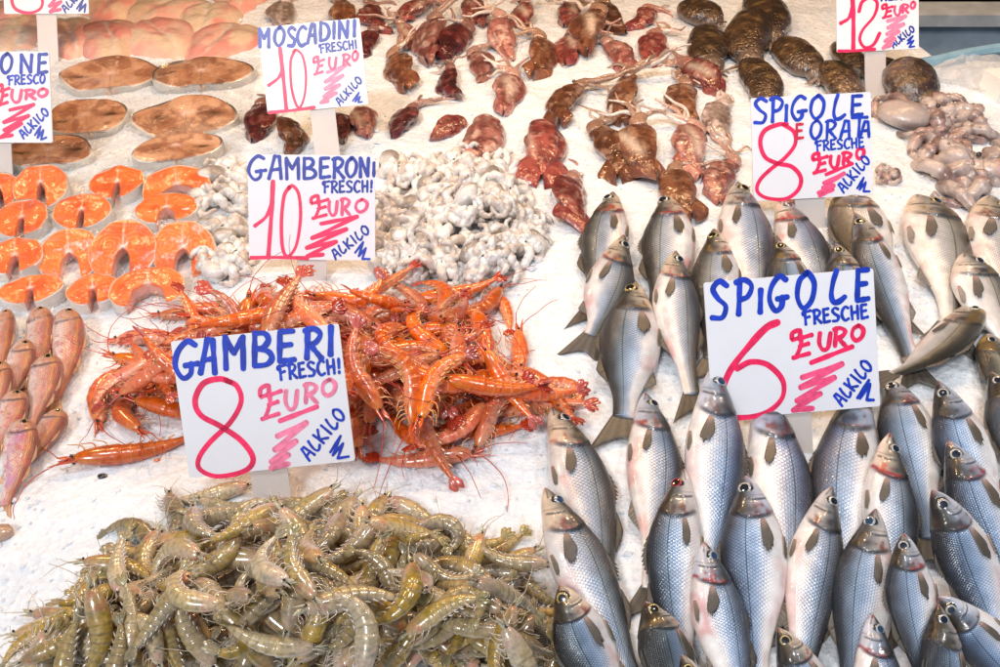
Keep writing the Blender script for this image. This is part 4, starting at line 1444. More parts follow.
# ------------------------------------------------------------------ pink fillets
def fillet_mesh(W, L, th, seed):
    n, m = 30, 34
    r = np.linspace(0, 1, n)
    a = np.linspace(0, 2 * PI, m, endpoint=False)
    R = 1 + .13 * (vnoise(np.stack([np.cos(a) * 1.6, np.sin(a) * 1.6, 0 * a + seed], -1), seed) - .5) * 2
    X = L * .5 * r[:, None] * np.cos(a) * R
    Y = W * .5 * r[:, None] * np.sin(a) * R * (1 + .25 * np.cos(a))
    n1 = fbm(np.stack([X / L * 5, Y / W * 5, 0 * X + seed], -1), seed, 3)
    Z = .004 + th * (1 - r[:, None] ** 4.0) * (.86 + .28 * n1) - .10 * th * np.exp(-(Y / W / .05) ** 2)
    V = np.concatenate([np.stack([X, Y, Z], -1).reshape(-1, 3), np.stack([X[-1], Y[-1], -.002 + 0 * a], -1), [[0, 0, -.002]]])
    c = mixc(np.broadcast_to(C3(.90, .56, .44), X.shape + (3,)), C3(.88, .36, .30), sst(n1, .40, .7))
    c = mixc(c, C3(.88, .66, .48), sst(fbm(np.stack([X / L * 4, Y / W * 4, 0 * X + 9], -1), seed + 7, 2), .48, .68))
    c = mixc(c, C3(.90, .74, .62), np.exp(-((Y / W - .05 * np.sin(X / L * 7)) / .018) ** 2) * .85)
    vein = np.abs(np.sin(X / L * 22 + np.abs(Y) / W * 14 + n1 * 3))
    c = mixc(c, C3(.72, .26, .20), sst(vein, .12, 0) * .22)
    c = np.concatenate([c.reshape(-1, 3), np.tile(C3(.8, .45, .33), (m + 1, 1))])
    F = grid_faces(n + 1, m, True)
    k = np.arange(m)
    cap = np.stack([np.full(m, (n + 1) * m), n * m + k, n * m + (k + 1) % m], -1)
    return V, [F, cap], np.concatenate([c, np.ones((len(c), 1))], 1), np.zeros((len(V), 2))


PF = 'pink fillet '
for i, (x, y, w, h, ang, lab) in enumerate([
    (243, 3, 36, 26, 70, 'small ' + PF + 'at the back, right end of the fillets'),
    (165, 14, 72, 28, 24, 'longest ' + PF + 'lying slanted at the back of the row'),
    (112, 10, 48, 32, 60, 'pale ' + PF + 'at the back, right of the stake'),
    (208, 24, 44, 36, 70, PF + 'with a grey cast, behind the one at the right end'),
    (72, 42, 34, 44, 105, 'orange tinted ' + PF + 'just right of the milky stake'),
    (20, 38, 44, 36, 80, 'pale ' + PF + 'left of the milky stake'),
    (113, 45, 46, 40, 92, PF + 'with a white line down its middle, third in the front row'),
    (163, 43, 54, 40, 130, 'reddest ' + PF + 'with a folded edge, middle of the front row'),
    (224, 47, 50, 38, 40, PF + 'at the right end of the front row, near the squid ice'),
    (22, 14, 40, 26, 80, PF + 'under the sign cut by the top edge'),
]):
    p0 = at(x, y, .03)
    sc = scale_at(p0)
    d = at(x + 10 * math.cos(math.radians(ang)), y - 10 * math.sin(math.radians(ang)), .03) - p0
    yaw = math.atan2(d[1], d[0])
    q1, q2 = at(x - w / 2, y, .02), at(x, y - h / 2, .02)
    wx, wy = 2 * np.linalg.norm(q1 - p0), 2 * np.linalg.norm(at(x, y + h / 2, .02) - at(x, y, .02))
    along = abs(math.sin(yaw))
    L = (wy * along + wx * (1 - along)) * 1.3
    Wd = (wx * along + wy * (1 - along)) * 1.3
    pc = fillet_mesh(Wd, L, .036, 60 + i)
    m, _ = settle(pc[0], x, y, yaw, L, q=.8)
    mb = MB()
    mb.piece(pc)
    o = obj('pink_fillet', mb.build('pink_fillet'), M['pink'])
    o.matrix_world = m
    tag(o, lab, 'fish fillet', 'pink fish fillets')


# ------------------------------------------------------------------ plastic film under the steaks
def sheet(poly, nu_, nv_, lift, amp, seed):
    """A crinkled sheet over a quad of photograph points, lying on the ice."""
    u, v = np.meshgrid(np.linspace(0, 1, nu_), np.linspace(0, 1, nv_), indexing='ij')
    P = [at(*p, 0.0) for p in poly]
    G = ((1 - u) * (1 - v))[..., None] * P[0] + (u * (1 - v))[..., None] * P[1] + (u * v)[..., None] * P[2] + ((1 - u) * v)[..., None] * P[3]
    G[..., 2] = ice_h(G[..., 0], G[..., 1]) + lift
    w = np.stack([G[..., 0] * 16 + .8 * np.sin(G[..., 1] * 21), G[..., 1] * 9, 0 * u], -1)
    rid = 1 - np.abs(2 * fbm(w, seed, 3) - 1)
    G[..., 2] += amp * rid ** 3 + .25 * amp * (1 - np.abs(2 * fbm(w * 2.7, seed + 6, 2) - 1)) ** 4
    G[..., 2] += .0015 * vnoise(np.stack([G[..., 0] * 70, G[..., 1] * 50, 0 * u], -1), seed + 2)
    return G.reshape(-1, 3), grid_faces(nu_, nv_)


V, F = sheet([(-60, 70), (262, 66), (214, 312), (-120, 318)], 130, 110, .004, .012, 5)
o = obj('plastic_film', mesh('plastic_film', V, F), M['film'])
tag(o, 'clear crinkled plastic film spread under the salmon and brown fish steaks', 'plastic film')
V, F = sheet([(935, 72), (1050, 60), (1050, 108), (920, 84)], 70, 50, .006, .022, 15)
o = obj('plastic_bag', mesh('plastic_bag', V, F), M['bag'])
tag(o, 'crumpled white plastic bag draped over the ice edge near the blue rail', 'plastic bag')


# ------------------------------------------------------------------ squid
PAL = {
    'dark': (C3(.060, .008, .012), C3(.15, .022, .022), C3(.27, .08, .065)),
    'red': (C3(.20, .030, .028), C3(.36, .085, .065), C3(.50, .25, .19)),
    'brown': (C3(.15, .046, .022), C3(.26, .098, .046), C3(.46, .26, .16)),
    'pink': (C3(.27, .075, .06), C3(.46, .19, .15), C3(.64, .42, .34)),
    'grey': (C3(.30, .20, .16), C3(.46, .35, .30), C3(.60, .50, .46)),
}


def squid_mesh(L, Wd, seed, pal, fins=1.0, arms=6, arm_dir=0.0, flat=.62, tilt=0.0):
    r_ = np.random.default_rng(seed)
    c0, c1, c2 = PAL[pal]
    mb = MB()
    n, m = 70, 40
    u = np.linspace(0, 1, n)
    bend = r_.uniform(-.16, .16)
    P = np.stack([(u - .5) * L, bend * L * np.sin(u * PI), 0 * u], -1)
    w = smooth_prof(u, [(0, .04), (.08, .24), (.22, .54 + r_.uniform(-.1, .15)), (.45, .95), (.68, 1.0), (.84, .90 + r_.uniform(-.2, .1)), (.93, .66), (1, .40)]) * Wd * .5
    flat = r_.uniform(.38, .55)
    V, fs, cc, uv = tube(P, w, w * flat, m)
    nz = fbm(V / L * 5 + seed, seed, 3)
    nz2 = fbm(V / L * 11 + seed, seed + 9, 3)
    ctr = np.concatenate([np.repeat(P, m, 0), P[:1], P[-1:]])
    fold = 1 - np.abs(2 * fbm(V / L * np.array([1.6, 8, 6]) + seed, seed + 21, 2) - 1)
    V = ctr + (V - ctr) * (.86 + .24 * nz - .20 * fold ** 3)[:, None]
    V[:, 2] = np.maximum(V[:, 2], -.3 * Wd)
    c = mixc(np.broadcast_to(c0, (len(V), 3)), c1, sst(nz, .36, .58))
    c = mixc(c, c2, sst(nz2, .54, .66) * .8)
    nz3 = fbm(V / L * 16 + seed, seed + 31, 2)
    c = mixc(c, c0 * .45, sst(nz3, .56, .72) * .8)
    c = mixc(c, c0 * .6, sst(fold, .75, .95) * .6)
    if r_.random() < .45:      # a slit showing pale flesh
        s0 = r_.uniform(-.4, .4) * Wd
        k = np.exp(-((V[:, 1] - s0 - .25 * V[:, 0]) / (.13 * Wd)) ** 2) * sst(V[:, 2], 0, .2 * Wd) * sst(V[:, 0] / L, -.35, -.1) * sst(V[:, 0] / L, .42, .2)
        c = mixc(c, C3(.70, .56, .44), k * .8)
    mb.piece((V, fs, np.concatenate([c, np.ones((len(c), 1))], 1), uv))
    # side fins near the tip of the mantle
    if fins:
        for s in (1, -1):
            k = 14
            q = np.linspace(0, 1, k)
            uq = .01 + .46 * q
            a = np.stack([(uq - .5) * L, bend * L * np.sin(uq * PI) + s * np.interp(uq, u, w) * .55, 0 * q], -1)
            reach = fins * Wd * .42 * np.sin(np.clip(q * 1.05 + .02, 0, 1) * PI) ** .8
            rows = []
            for z in range(5):
                e = z / 4
                y = s * reach * e
                rows.append(a + np.stack([-.12 * L * e * np.ones(k) * fins, y, -.16 * Wd * e ** 2 + .06 * Wd * np.sin(q * 9 + seed + e * 3) * e], -1))
            R = np.stack(rows, 1)
            th = .0022 * np.array([1.5, 1.2, 1, .8, .4])[None, :, None] * np.array([0, 0, 1.0])
            loop = np.concatenate([R + th, (R - th)[:, ::-1]], 1)
            Vf = loop.reshape(-1, 3)
            nf = fbm(Vf / L * 8 + seed, seed + 4, 3)
            cf = mixc(np.broadcast_to(c0 * 1.15, (len(Vf), 3)), c1, sst(nf, .38, .62))
            cap = np.array([[0, 1, 8, 9], [1, 2, 7, 8], [2, 3, 6, 7], [3, 4, 5, 6]])
            mb.piece((Vf, [grid_faces(k, 10, True), cap, cap + (k - 1) * 10], np.concatenate([cf, np.ones((len(cf), 1))], 1), np.zeros((len(Vf), 2))))
    eyes = []
    if arms:
        hd = np.array([.54 * L, bend * .0 * L, .02 * Wd])
        pale = mixc(c2, C3(.62, .46, .36), np.array(.5))
        ph = []
        a0 = arm_dir
        hp = spline([hd - np.array([.12 * L, 0, 0]), hd, hd + np.array([math.cos(a0) * .12 * L, math.sin(a0) * .12 * L, 0])], 10)
        mb.piece(tube(hp, np.interp(np.linspace(0, 1, 10), [0, .5, 1], [.20, .22, .17]) * Wd, np.interp(np.linspace(0, 1, 10), [0, .5, 1], [.13, .15, .11]) * Wd, 12, col=np.append(mixc(c1, pale, np.array(.5)), 1)))
        end = hp[-1]
        for k in range(arms):
            a = a0 + r_.uniform(-.7, .7)
            ln = L * r_.uniform(.35, .75)
            pts = [end - np.array([math.cos(a0), math.sin(a0), 0]) * .03 * L + np.array([0, (k / max(1, arms - 1) - .5) * .22 * Wd, .02 * Wd])]
            for q in range(4):
                a += r_.uniform(-.75, .75)
                nx_ = pts[-1] + np.array([math.cos(a), math.sin(a), 0]) * ln / 4
                nx_[2] = -.12 * Wd + r_.uniform(0, .16) * Wd
                pts.append(nx_)
            pa = spline(pts, 18)
            rad = np.linspace(.085, .022, 18) * Wd
            col = np.append(mixc(pale, c1, np.array(r_.uniform(0, .6))), 1) if r_.random() < .75 else np.array([.70, .58, .50, 1])
            mb.piece(tube(pa, rad, rad, 7, col=col))
        if r_.random() < .3:
            eyes.append(hd + np.array([.0, .15 * Wd, .13 * Wd]))
    return mb, eyes


def place_soft(name, mat, cat, group, cx, cy, lpx, wpx, ang, label, maker, q=.72, pal_eye=(.03, .035, .06)):
    a = math.radians(ang)
    h = .025
    p0, p1 = at(cx - lpx / 2 * math.cos(a), cy + lpx / 2 * math.sin(a), h), at(cx + lpx / 2 * math.cos(a), cy - lpx / 2 * math.sin(a), h)
    d = p1 - p0
    L = float(np.linalg.norm(d))
    yaw = math.atan2(d[1], d[0])
    n_ = np.array([-math.sin(a), -math.cos(a)]) * wpx / 2
    e = at(cx + n_[0], cy + n_[1], h) - at(cx - n_[0], cy - n_[1], h)
    Wd = abs(float(-e[0] * math.sin(yaw) + e[1] * math.cos(yaw)))
    Wd = min(max(Wd, .45 * L), 1.0 * L) if Wd > 0 else .6 * L
    mb, eyes = maker(L, Wd)
    m, Wv = settle(mb.verts(), cx, cy, yaw, L, q=q, roll=random.uniform(-.55, .55) if name == 'squid' else 0)
    root = empty(name, m.translation)
    root.matrix_world = m
    tag(root, label, cat, group)
    body = obj('body', mb.build('body'), M[mat], root)
    for p in eyes:
        eb = MB()
        eb.piece(ball(p, .0042, 7, 10, (1, 1, .8), col=(*pal_eye, 1)))
        obj('eye', eb.build('eye'), M['eye'], root)
    return root


def dirword(ang):
    return ['right', 'up right', 'up', 'up left', 'left', 'down left', 'down', 'down right'][int(((ang % 360) + 22.5) // 45) % 8]


SQ = [  # centre, length, width, image direction of the head, palette, fins, arms, label
    (287, 10, 30, 20, 100, 'grey', .3, 5, 'small grey red squid at the back, above the MOSCADINI sign'),
    (338, 10, 30, 24, 80, 'brown', .4, 4, 'brownish squid at the back above the end of MOSCADINI'),
    (382, 14, 36, 18, 130, 'red', .3, 4, 'slim wine red squid at the back, slanting, right of the MOSCADINI sign'),
    (366, 38, 30, 22, 60, 'dark', .5, 4, 'dark red squid touching the right edge of the MOSCADINI sign'),
    (404, 30, 28, 28, 110, 'pink', .3, 5, 'whitish pink squid in the heap behind the big pink brown one'),
    (413, 6, 36, 22, 30, 'red', .2, 6, 'red squid with tangled arms at the very back of the cluster'),
    (479, 8, 26, 22, 80, 'pink', .4, 0, 'plump pink squid alone at the back between two clusters'),
    (430, 34, 44, 36, 75, 'pink', .3, 3, 'big pinkish brown squid, largest of the cluster right of MOSCADINI'),
    (458, 40, 42, 24, 55, 'dark', .3, 3, 'long dark red squid leaning on the big pinkish brown one'),
    (494, 30, 20, 26, 90, 'pink', .2, 0, 'small pink red squid at the gap between the two clusters'),
    (398, 66, 40, 28, 110, 'brown', .7, 5, 'brown squid with ruffled arms, right of the red 10 sign edge'),
    (455, 76, 32, 28, 110, 'dark', .3, 5, 'dark red squid with a white arm lying across it'),
    (475, 63, 34, 28, 100, 'pink', .2, 2, 'rosy squid overlapping the dark one with the white arm'),
    (256, 116, 44, 30, 75, 'dark', .3, 3, 'dark brown red squid at the left end, under the MOSCADINI sign'),
    (283, 130, 38, 28, 100, 'brown', .3, 0, 'opened squid showing pale flesh, under the MOSCADINI sign'),
    (341, 122, 34, 17, 100, 'dark', .2, 0, 'slim dark squid right of the MOSCADINI sign stake'),
    (366, 116, 36, 26, 95, 'pink', .3, 0, 'pale pink squid under the right corner of the MOSCADINI sign'),
    (401, 116, 42, 34, 55, 'dark', .2, 7, 'darkest wine red round squid with arms spread over the ice'),
    (448, 124, 46, 20, 30, 'red', .2, 0, 'slim red squid lying slanted, alone behind the pale octopuses'),
    (476, 132, 60, 28, 60, 'pink', .2, 0, 'long peach pink squid reaching down to the pale octopuses'),
    (482, 10, 20, 22, 90, 'red', .2, 0, 'small red squid at the back beside the plump pink one'),
    (527, 11, 28, 26, 100, 'red', .2, 5, 'round ruby squid at the back of the right cluster'),
    (507, 33, 36, 28, 115, 'pink', .2, 5, 'open squid with a cream belly, left end of the right cluster'),
    (568, 8, 28, 24, 70, 'red', .3, 4, 'red and white squid at the back middle of the right cluster'),
    (537, 49, 38, 36, 80, 'brown', .7, 5, 'orange brown squid with round fins, below the cream bellied one'),
    (569, 42, 36, 34, 75, 'red', .4, 6, 'blood red squid with curled arms, middle of the right cluster'),
    (594, 26, 40, 28, 70, 'brown', .3, 3, 'brown squid leaning up behind the blood red one'),
    (615, 12, 40, 24, 130, 'brown', .3, 5, 'rusty squid at the back right with long dark folds'),
    (637, 12, 32, 22, 40, 'red', .5, 3, 'rust red squid at the right end of the back row'),
    (616, 52, 38, 26, 120, 'pink', .6, 2, 'pink squid with white triangular flesh, apart on open ice'),
    (652, 44, 34, 28, 85, 'red', .4, 4, 'red squid with a pale head, near the dark cuttlefish'),
    (509, 88, 42, 32, 75, 'pink', .4, 6, 'rose squid with stringy white arms, left end of the middle row'),
    (570, 97, 46, 32, 60, 'brown', .7, 5, 'brown pink squid with arms thrown to the upper right, middle row'),
    (625, 92, 44, 34, 80, 'brown', .8, 6, 'tan squid with pointed fins, centre of the middle row'),
    (703, 72, 48, 32, 140, 'red', .4, 5, 'brick red squid with pale arms, below the lone dark cuttlefish'),
    (692, 96, 44, 28, 110, 'brown', .3, 5, 'brown squid with long pale arms stretched left'),
    (728, 118, 44, 34, 100, 'grey', .4, 4, 'greyish pink squid left of the SPIGOLE E ORATA sign'),
    (543, 142, 60, 38, 88, 'red', 1.3, 0, 'large triangular squid with wide rust fins, front row left'),
    (606, 146, 60, 34, 115, 'brown', 1.0, 5, 'mottled brown squid with fins spread, front row next to the triangular one'),
    (648, 142, 58, 28, 112, 'brown', .5, 4, 'long tan squid slanting, third in the front row'),
    (700, 146, 52, 34, 95, 'pink', .7, 5, 'rosy squid with brown fins, fourth in the front row'),
    (580, 196, 60, 24, 105, 'red', .8, 4, 'squid with fine arms lying behind the first rear sea bass'),
    (684, 186, 56, 42, 110, 'brown', .9, 3, 'broad rusty squid between the heads of two rear sea bass'),
    (728, 176, 46, 30, 70, 'pink', .4, 4, 'pale brown squid just left of the SPIGOLE E ORATA sign, low down'),
    (744, 196, 30, 26, 90, 'brown', .3, 3, 'squid wedged under the lower left corner of the SPIGOLE E ORATA sign'),
    (789, 212, 34, 26, 80, 'pink', .3, 3, 'pinkish squid below the SPIGOLE E ORATA sign, behind a bass head'),
]
for i, (x, y, l, w, ang, pal, fins, arms, lab) in enumerate(SQ):
    place_soft('squid', 'squid', 'squid', 'red brown squid on the ice', x, y, l * .84, w * .80, ang, lab,
               lambda L, Wd: squid_mesh(L, Wd, 100 + i * 3, pal, fins, arms, random.uniform(-.9, .9)))


# ------------------------------------------------------------------ dark cuttlefish
def cuttle_mesh(L, Wd, seed):
    r_ = np.random.default_rng(seed)
    mb = MB()
    n, m = 46, 34
    u = np.linspace(0, 1, n)
    P = np.stack([(u - .5) * L, .04 * L * np.sin(u * PI * 1.3 + seed), 0 * u], -1)
    w = smooth_prof(u, [(0, .20), (.06, .48), (.2, .84), (.45, 1), (.7, .96), (.86, .80), (1, .52)]) * Wd * .5
    V, fs, cc, uv = tube(P, w, w * .60, m)
    nz = fbm(V / L * 6 + seed, seed, 3)
    nz2 = fbm(V / L * 14 + seed, seed + 5, 3)
    ctr = np.concatenate([np.repeat(P, m, 0), P[:1], P[-1:]])
    V = ctr + (V - ctr) * (.88 + .22 * nz + .05 * (nz2 - .5))[:, None]
    V[:, 2] = np.maximum(V[:, 2], -.22 * Wd)
    c = mixc(np.broadcast_to(C3(.040, .020, .011), (len(V), 3)), C3(.095, .048, .021), sst(nz2, .38, .66))
    c = mixc(c, C3(.26, .16, .06), sst(nz2, .60, .74) * sst(V[:, 2], .05 * Wd, .25 * Wd) * .7)  # gold glints painted as speckle on the upper side
    c = mixc(c, C3(.30, .20, .15), sst(V[:, 2], -.05 * Wd, -.2 * Wd) * .7)
    mb.piece((V, fs, np.concatenate([c, np.ones((len(c), 1))], 1), uv))
    hp = spline([(.42 * L, 0, 0), (.55 * L, .02 * L, -.02 * L), (.66 * L, .03 * L, -.05 * L)], 12)
    mb.piece(tube(hp, np.interp(np.linspace(0, 1, 12), [0, .5, 1], [.30, .30, .16]) * Wd, np.interp(np.linspace(0, 1, 12), [0, .5, 1], [.2, .2, .1]) * Wd, 12, col=(.14, .09, .06, 1)))
    for k in range(7):
        a = r_.uniform(-.8, .8)
        pts = [np.array([.60 * L, (k / 6 - .5) * .28 * Wd, -.03 * L])]
        for q in range(3):
            a += r_.uniform(-.5, .5)
            e = pts[-1] + np.array([math.cos(a), math.sin(a), 0]) * L * .07
            e[2] = -.10 * Wd + r_.uniform(0, .1) * Wd
            pts.append(e)
        mb.piece(tube(spline(pts, 12), np.linspace(.06, .02, 12) * Wd, np.linspace(.06, .02, 12) * Wd, 7, col=(.30, .22, .17, 1) if k % 2 else (.16, .10, .07, 1)))
    return mb, [np.array([.52 * L, s * .25 * Wd, .10 * Wd]) for s in (1, -1)]


for i, (x, y, l, w, ang, lab) in enumerate([
    (699, 8, 38, 26, 330, 'dark cuttlefish farthest left at the back, beside the red squid'),
    (764, 10, 46, 36, 290, 'dark cuttlefish at the back with its rear cut by the top edge'),
    (706, 40, 44, 42, 285, 'round dark cuttlefish alone on open ice, left of the others'),
    (750, 32, 44, 38, 270, 'dark cuttlefish lying against the back one, second from the 12 sign'),
    (800, 51, 54, 34, 320, 'dark brown cuttlefish pointing at the foot of the 12 sign'),
    (850, 50, 36, 28, 300, 'dark cuttlefish half hidden behind the 12 sign, left of its stake'),
    (893, 68, 36, 30, 300, 'dark cuttlefish tucked behind the one right of the 12 sign stake'),
    (759, 76, 50, 38, 300, 'glossy cuttlefish right above the SPIGOLE E ORATA sign'),
    (841, 78, 56, 30, 320, 'dark cuttlefish in front of the 12 sign stake, left side'),
    (912, 78, 52, 38, 325, 'dark gold glint speckled cuttlefish right of the 12 sign stake'),
]):
    place_soft('cuttlefish', 'cuttle', 'cuttlefish', 'dark cuttlefish on the ice', x, y, l * .84, w * .84, ang, lab, lambda L, Wd: cuttle_mesh(L, Wd, 300 + i))


# ------------------------------------------------------------------ octopuses
def octo_mesh(R, seed, pal, arms=8, curl=1.0, fat=.105, head=True, suck=True, warts=False, knob=11):
    r_ = np.random.default_rng(seed)
    base, tint, dark = pal
    mb = MB()
    if head:
        a = r_.uniform(0, 6.28)
        c = np.array([math.cos(a), math.sin(a), .35]) * R * .50
        V, fs, cc, uv = ball(c, R * .40, 14, 18, (1, .85, .55))
        nz = fbm(V / R * 3 + seed, seed, 2)
        V = c + (V - c) * (.8 + .4 * nz)[:, None]
        col = mixc(np.broadcast_to(base * .9, (len(V), 3)), dark, sst(nz, .3, .7) * .85)
        mb.piece((V, fs, np.concatenate([col, np.ones((len(V), 1))], 1), uv))
    V, fs, cc, uv = ball((0, 0, R * .06), R * .26, 10, 14, (1, 1, .7), col=(*base, 1))
    mb.piece((V, fs, cc, uv))
    for k in range(arms):
        a = k / arms * 2 * PI + r_.uniform(-.3, .3)
        pts = [np.array([math.cos(a), math.sin(a), 0]) * R * .14 + np.array([0, 0, R * .12])]
        turn = r_.choice([-1, 1]) * r_.uniform(.35, 1.0) * curl
        ln = R * r_.uniform(1.0, 1.45)
        for q in range(7):
            a += turn * (.35 + .16 * q)
            e = pts[-1] + np.array([math.cos(a), math.sin(a), 0]) * ln / 7
            e[2] = R * (.10 + .16 * math.sin(q * 1.3 + k) * (1 - q / 9) - .05 * q / 7)
            pts.append(e)
        n = 54
        pa = spline(pts, n)
        t = np.linspace(0, 1, n)
        rad = R * fat * (1 - .66 * t) * (.78 + .44 * vnoise(pa / R * 3 + seed, seed + k + 3)) * (1 + (.05 * np.sin(t * 60 + k) if suck else 0))
        nz = fbm(pa / R * 4 + seed, seed + k, 2)
        col = mixc(np.broadcast_to(base, (n, 3)), tint, sst(nz, .45, .7))
        col = mixc(col, dark, sst(t, .75, 1) * .4)
        if warts:
            col = mixc(col, dark, sst(fbm(pa / R * 9 + seed, seed + k + 40, 2), .52, .68) * .7)
        V, fs, cc, uv = tube(pa, rad, rad * 1.0, 14, col=np.concatenate([col, np.ones((n, 1))], 1))
        ctr = np.concatenate([np.repeat(pa, 14, 0), pa[:1], pa[-1:]])
        kn = vnoise(V / R * knob + seed, seed + k + 60)
        V = ctr + (V - ctr) * (.74 + .54 * kn)[:, None]
        kc = vnoise(V / R * knob * .7 + seed, seed + k + 90)
        cc[:, :3] = mixc(cc[:, :3], np.broadcast_to(dark, (len(V), 3)), sst(kc, .58, .85) * .4)
        mb.piece((V, fs, cc, uv))
        if warts:
            for q in range(2, 52, 2):
                for sd_ in ((1,) if k % 2 else (-1,)):
                    dr = pa[min(q + 1, n - 1)] - pa[q - 1]
                    la = unit(np.array([-dr[1], dr[0], 0])) * sd_
                    e = pa[q] + la * rad[q] * .55 + np.array([0, 0, rad[q] * .80])
                    mb.piece(ball(e, rad[q] * .17, 5, 7, (1, 1, .7), col=(.66, .56, .50, 1) if (q // 2 + k) % 3 else (.30, .18, .16, 1)))
    return mb


def place_octo(name, cx, cy, wpx, label, group, seed, pal, mat='octopus', squash=.85, q=.5, grow=1.5, **kw):
    p0 = at(cx, cy, .03)
    R = wpx / scale_at(p0) * .5 * grow
    mb = octo_mesh(R, seed, pal, **kw)
    mb.V = [v * np.array([1, squash, .8 if kw.get('warts') else 1]) for v in mb.V]
    m, _ = settle(mb.verts(), cx, cy, random.uniform(0, 6.28), R, q=q)
    root = empty(name, m.translation)
    root.matrix_world = m
    tag(root, label, 'octopus', group)
    obj('body', mb.build('body'), M[mat], root)
    eb = MB()
    eb.piece(ball((0, 0, R * .235), R * .035, 6, 9, col=(.02, .02, .025, 1)))
    obj('mouth', eb.build('mouth'), M['eye'], root)
    return root


WHITE = (C3(.80, .765, .73), C3(.62, .53, .46), C3(.22, .18, .15))
OCT = [(228, 172, 54), (212, 196, 44), (238, 196, 46), (222, 228, 50), (236, 252, 44), (220, 260, 46),
       (398, 170, 52), (438, 172, 48), (474, 172, 50), (508, 186, 52), (396, 200, 50), (434, 204, 52), (472, 206, 52), (520, 214, 46), (396, 234, 54), (438, 240, 56), (484, 238, 58), (522, 240, 46), (410, 258, 50), (466, 256, 54), (504, 256, 44), (388, 258, 40), (452, 190, 46), (492, 216, 48), (416, 222, 48), (418, 176, 46), (456, 160, 44), (492, 166, 44), (498, 200, 46), (456, 222, 50), (418, 248, 48), (440, 262, 46), (484, 262, 46), (530, 228, 40), (386, 216, 44)]
OCT.sort(key=lambda t: t[1])


def ordinals(n):
    return ['first', 'second', 'third', 'fourth', 'fifth', 'sixth', 'seventh', 'eighth', 'ninth', 'tenth', 'eleventh', 'twelfth', 'thirteenth', 'fourteenth', 'fifteenth', 'sixteenth', 'seventeenth', 'eighteenth', 'nineteenth', 'twentieth'][n]


def band_labels(pts, nband, what, heap, attr=None):
    """Labels by bands counted from the back of a heap and by order within the band."""
    idx = sorted(range(len(pts)), key=lambda i: pts[i][1])
    out = [None] * len(pts)
    per = math.ceil(len(pts) / nband)
    for b_ in range(nband):
        row = sorted(idx[b_ * per:(b_ + 1) * per], key=lambda i: pts[i][0])
        for k, i in enumerate(row):
            w = what if attr is None else attr[i]
            rows = 'back row' if b_ == 0 else 'front row' if b_ == nband - 1 else ordinals(b_) + ' row from back'
            out[i] = f'{w}, {ordinals(k)} from left, {rows} of {heap}'
    return out


left = [t for t in OCT if t[0] < 300]
right = [t for t in OCT if t[0] > 300]
for grp, heap, nb in ((left, 'the small octopus heap', 3), (right, 'the big octopus heap', 4)):
    labs = band_labels(grp, nb, 'pale octopus', heap)
    for i, (t, lb) in enumerate(zip(grp, labs)):
        sd = 500 + i * 5 + (70 if grp is right else 0)
        place_octo('baby_octopus', t[0], t[1], t[2], lb, 'pale baby octopuses', sd, WHITE, curl=random.uniform(.5, 1.1), fat=random.uniform(.15, .19), arms=8, head=random.random() < .7)
PINKO = (C3(.54, .45, .41), C3(.42, .27, .24), C3(.10, .06, .055))
place_octo('octopus', 935, 116, 112, 'large greyish pink octopus behind, with a dark strip of skin across it', 'large pink octopuses', 801, PINKO, grow=1.25, warts=True, arms=11, curl=.9, knob=16, fat=.135, squash=.9)
place_octo('octopus', 975, 168, 130, 'large pink octopus with a sucker edged arm in front, cut by the right edge', 'large pink octopuses', 807, PINKO, grow=1.35, warts=True, arms=11, curl=.9, knob=16, fat=.14, squash=.8)
place_octo('octopus', 885, 172, 30, 'small grey octopus scrap right of the SPIGOLE E ORATA sign', 'large pink octopuses', 811, PINKO, arms=6, curl=1.0, fat=.17)
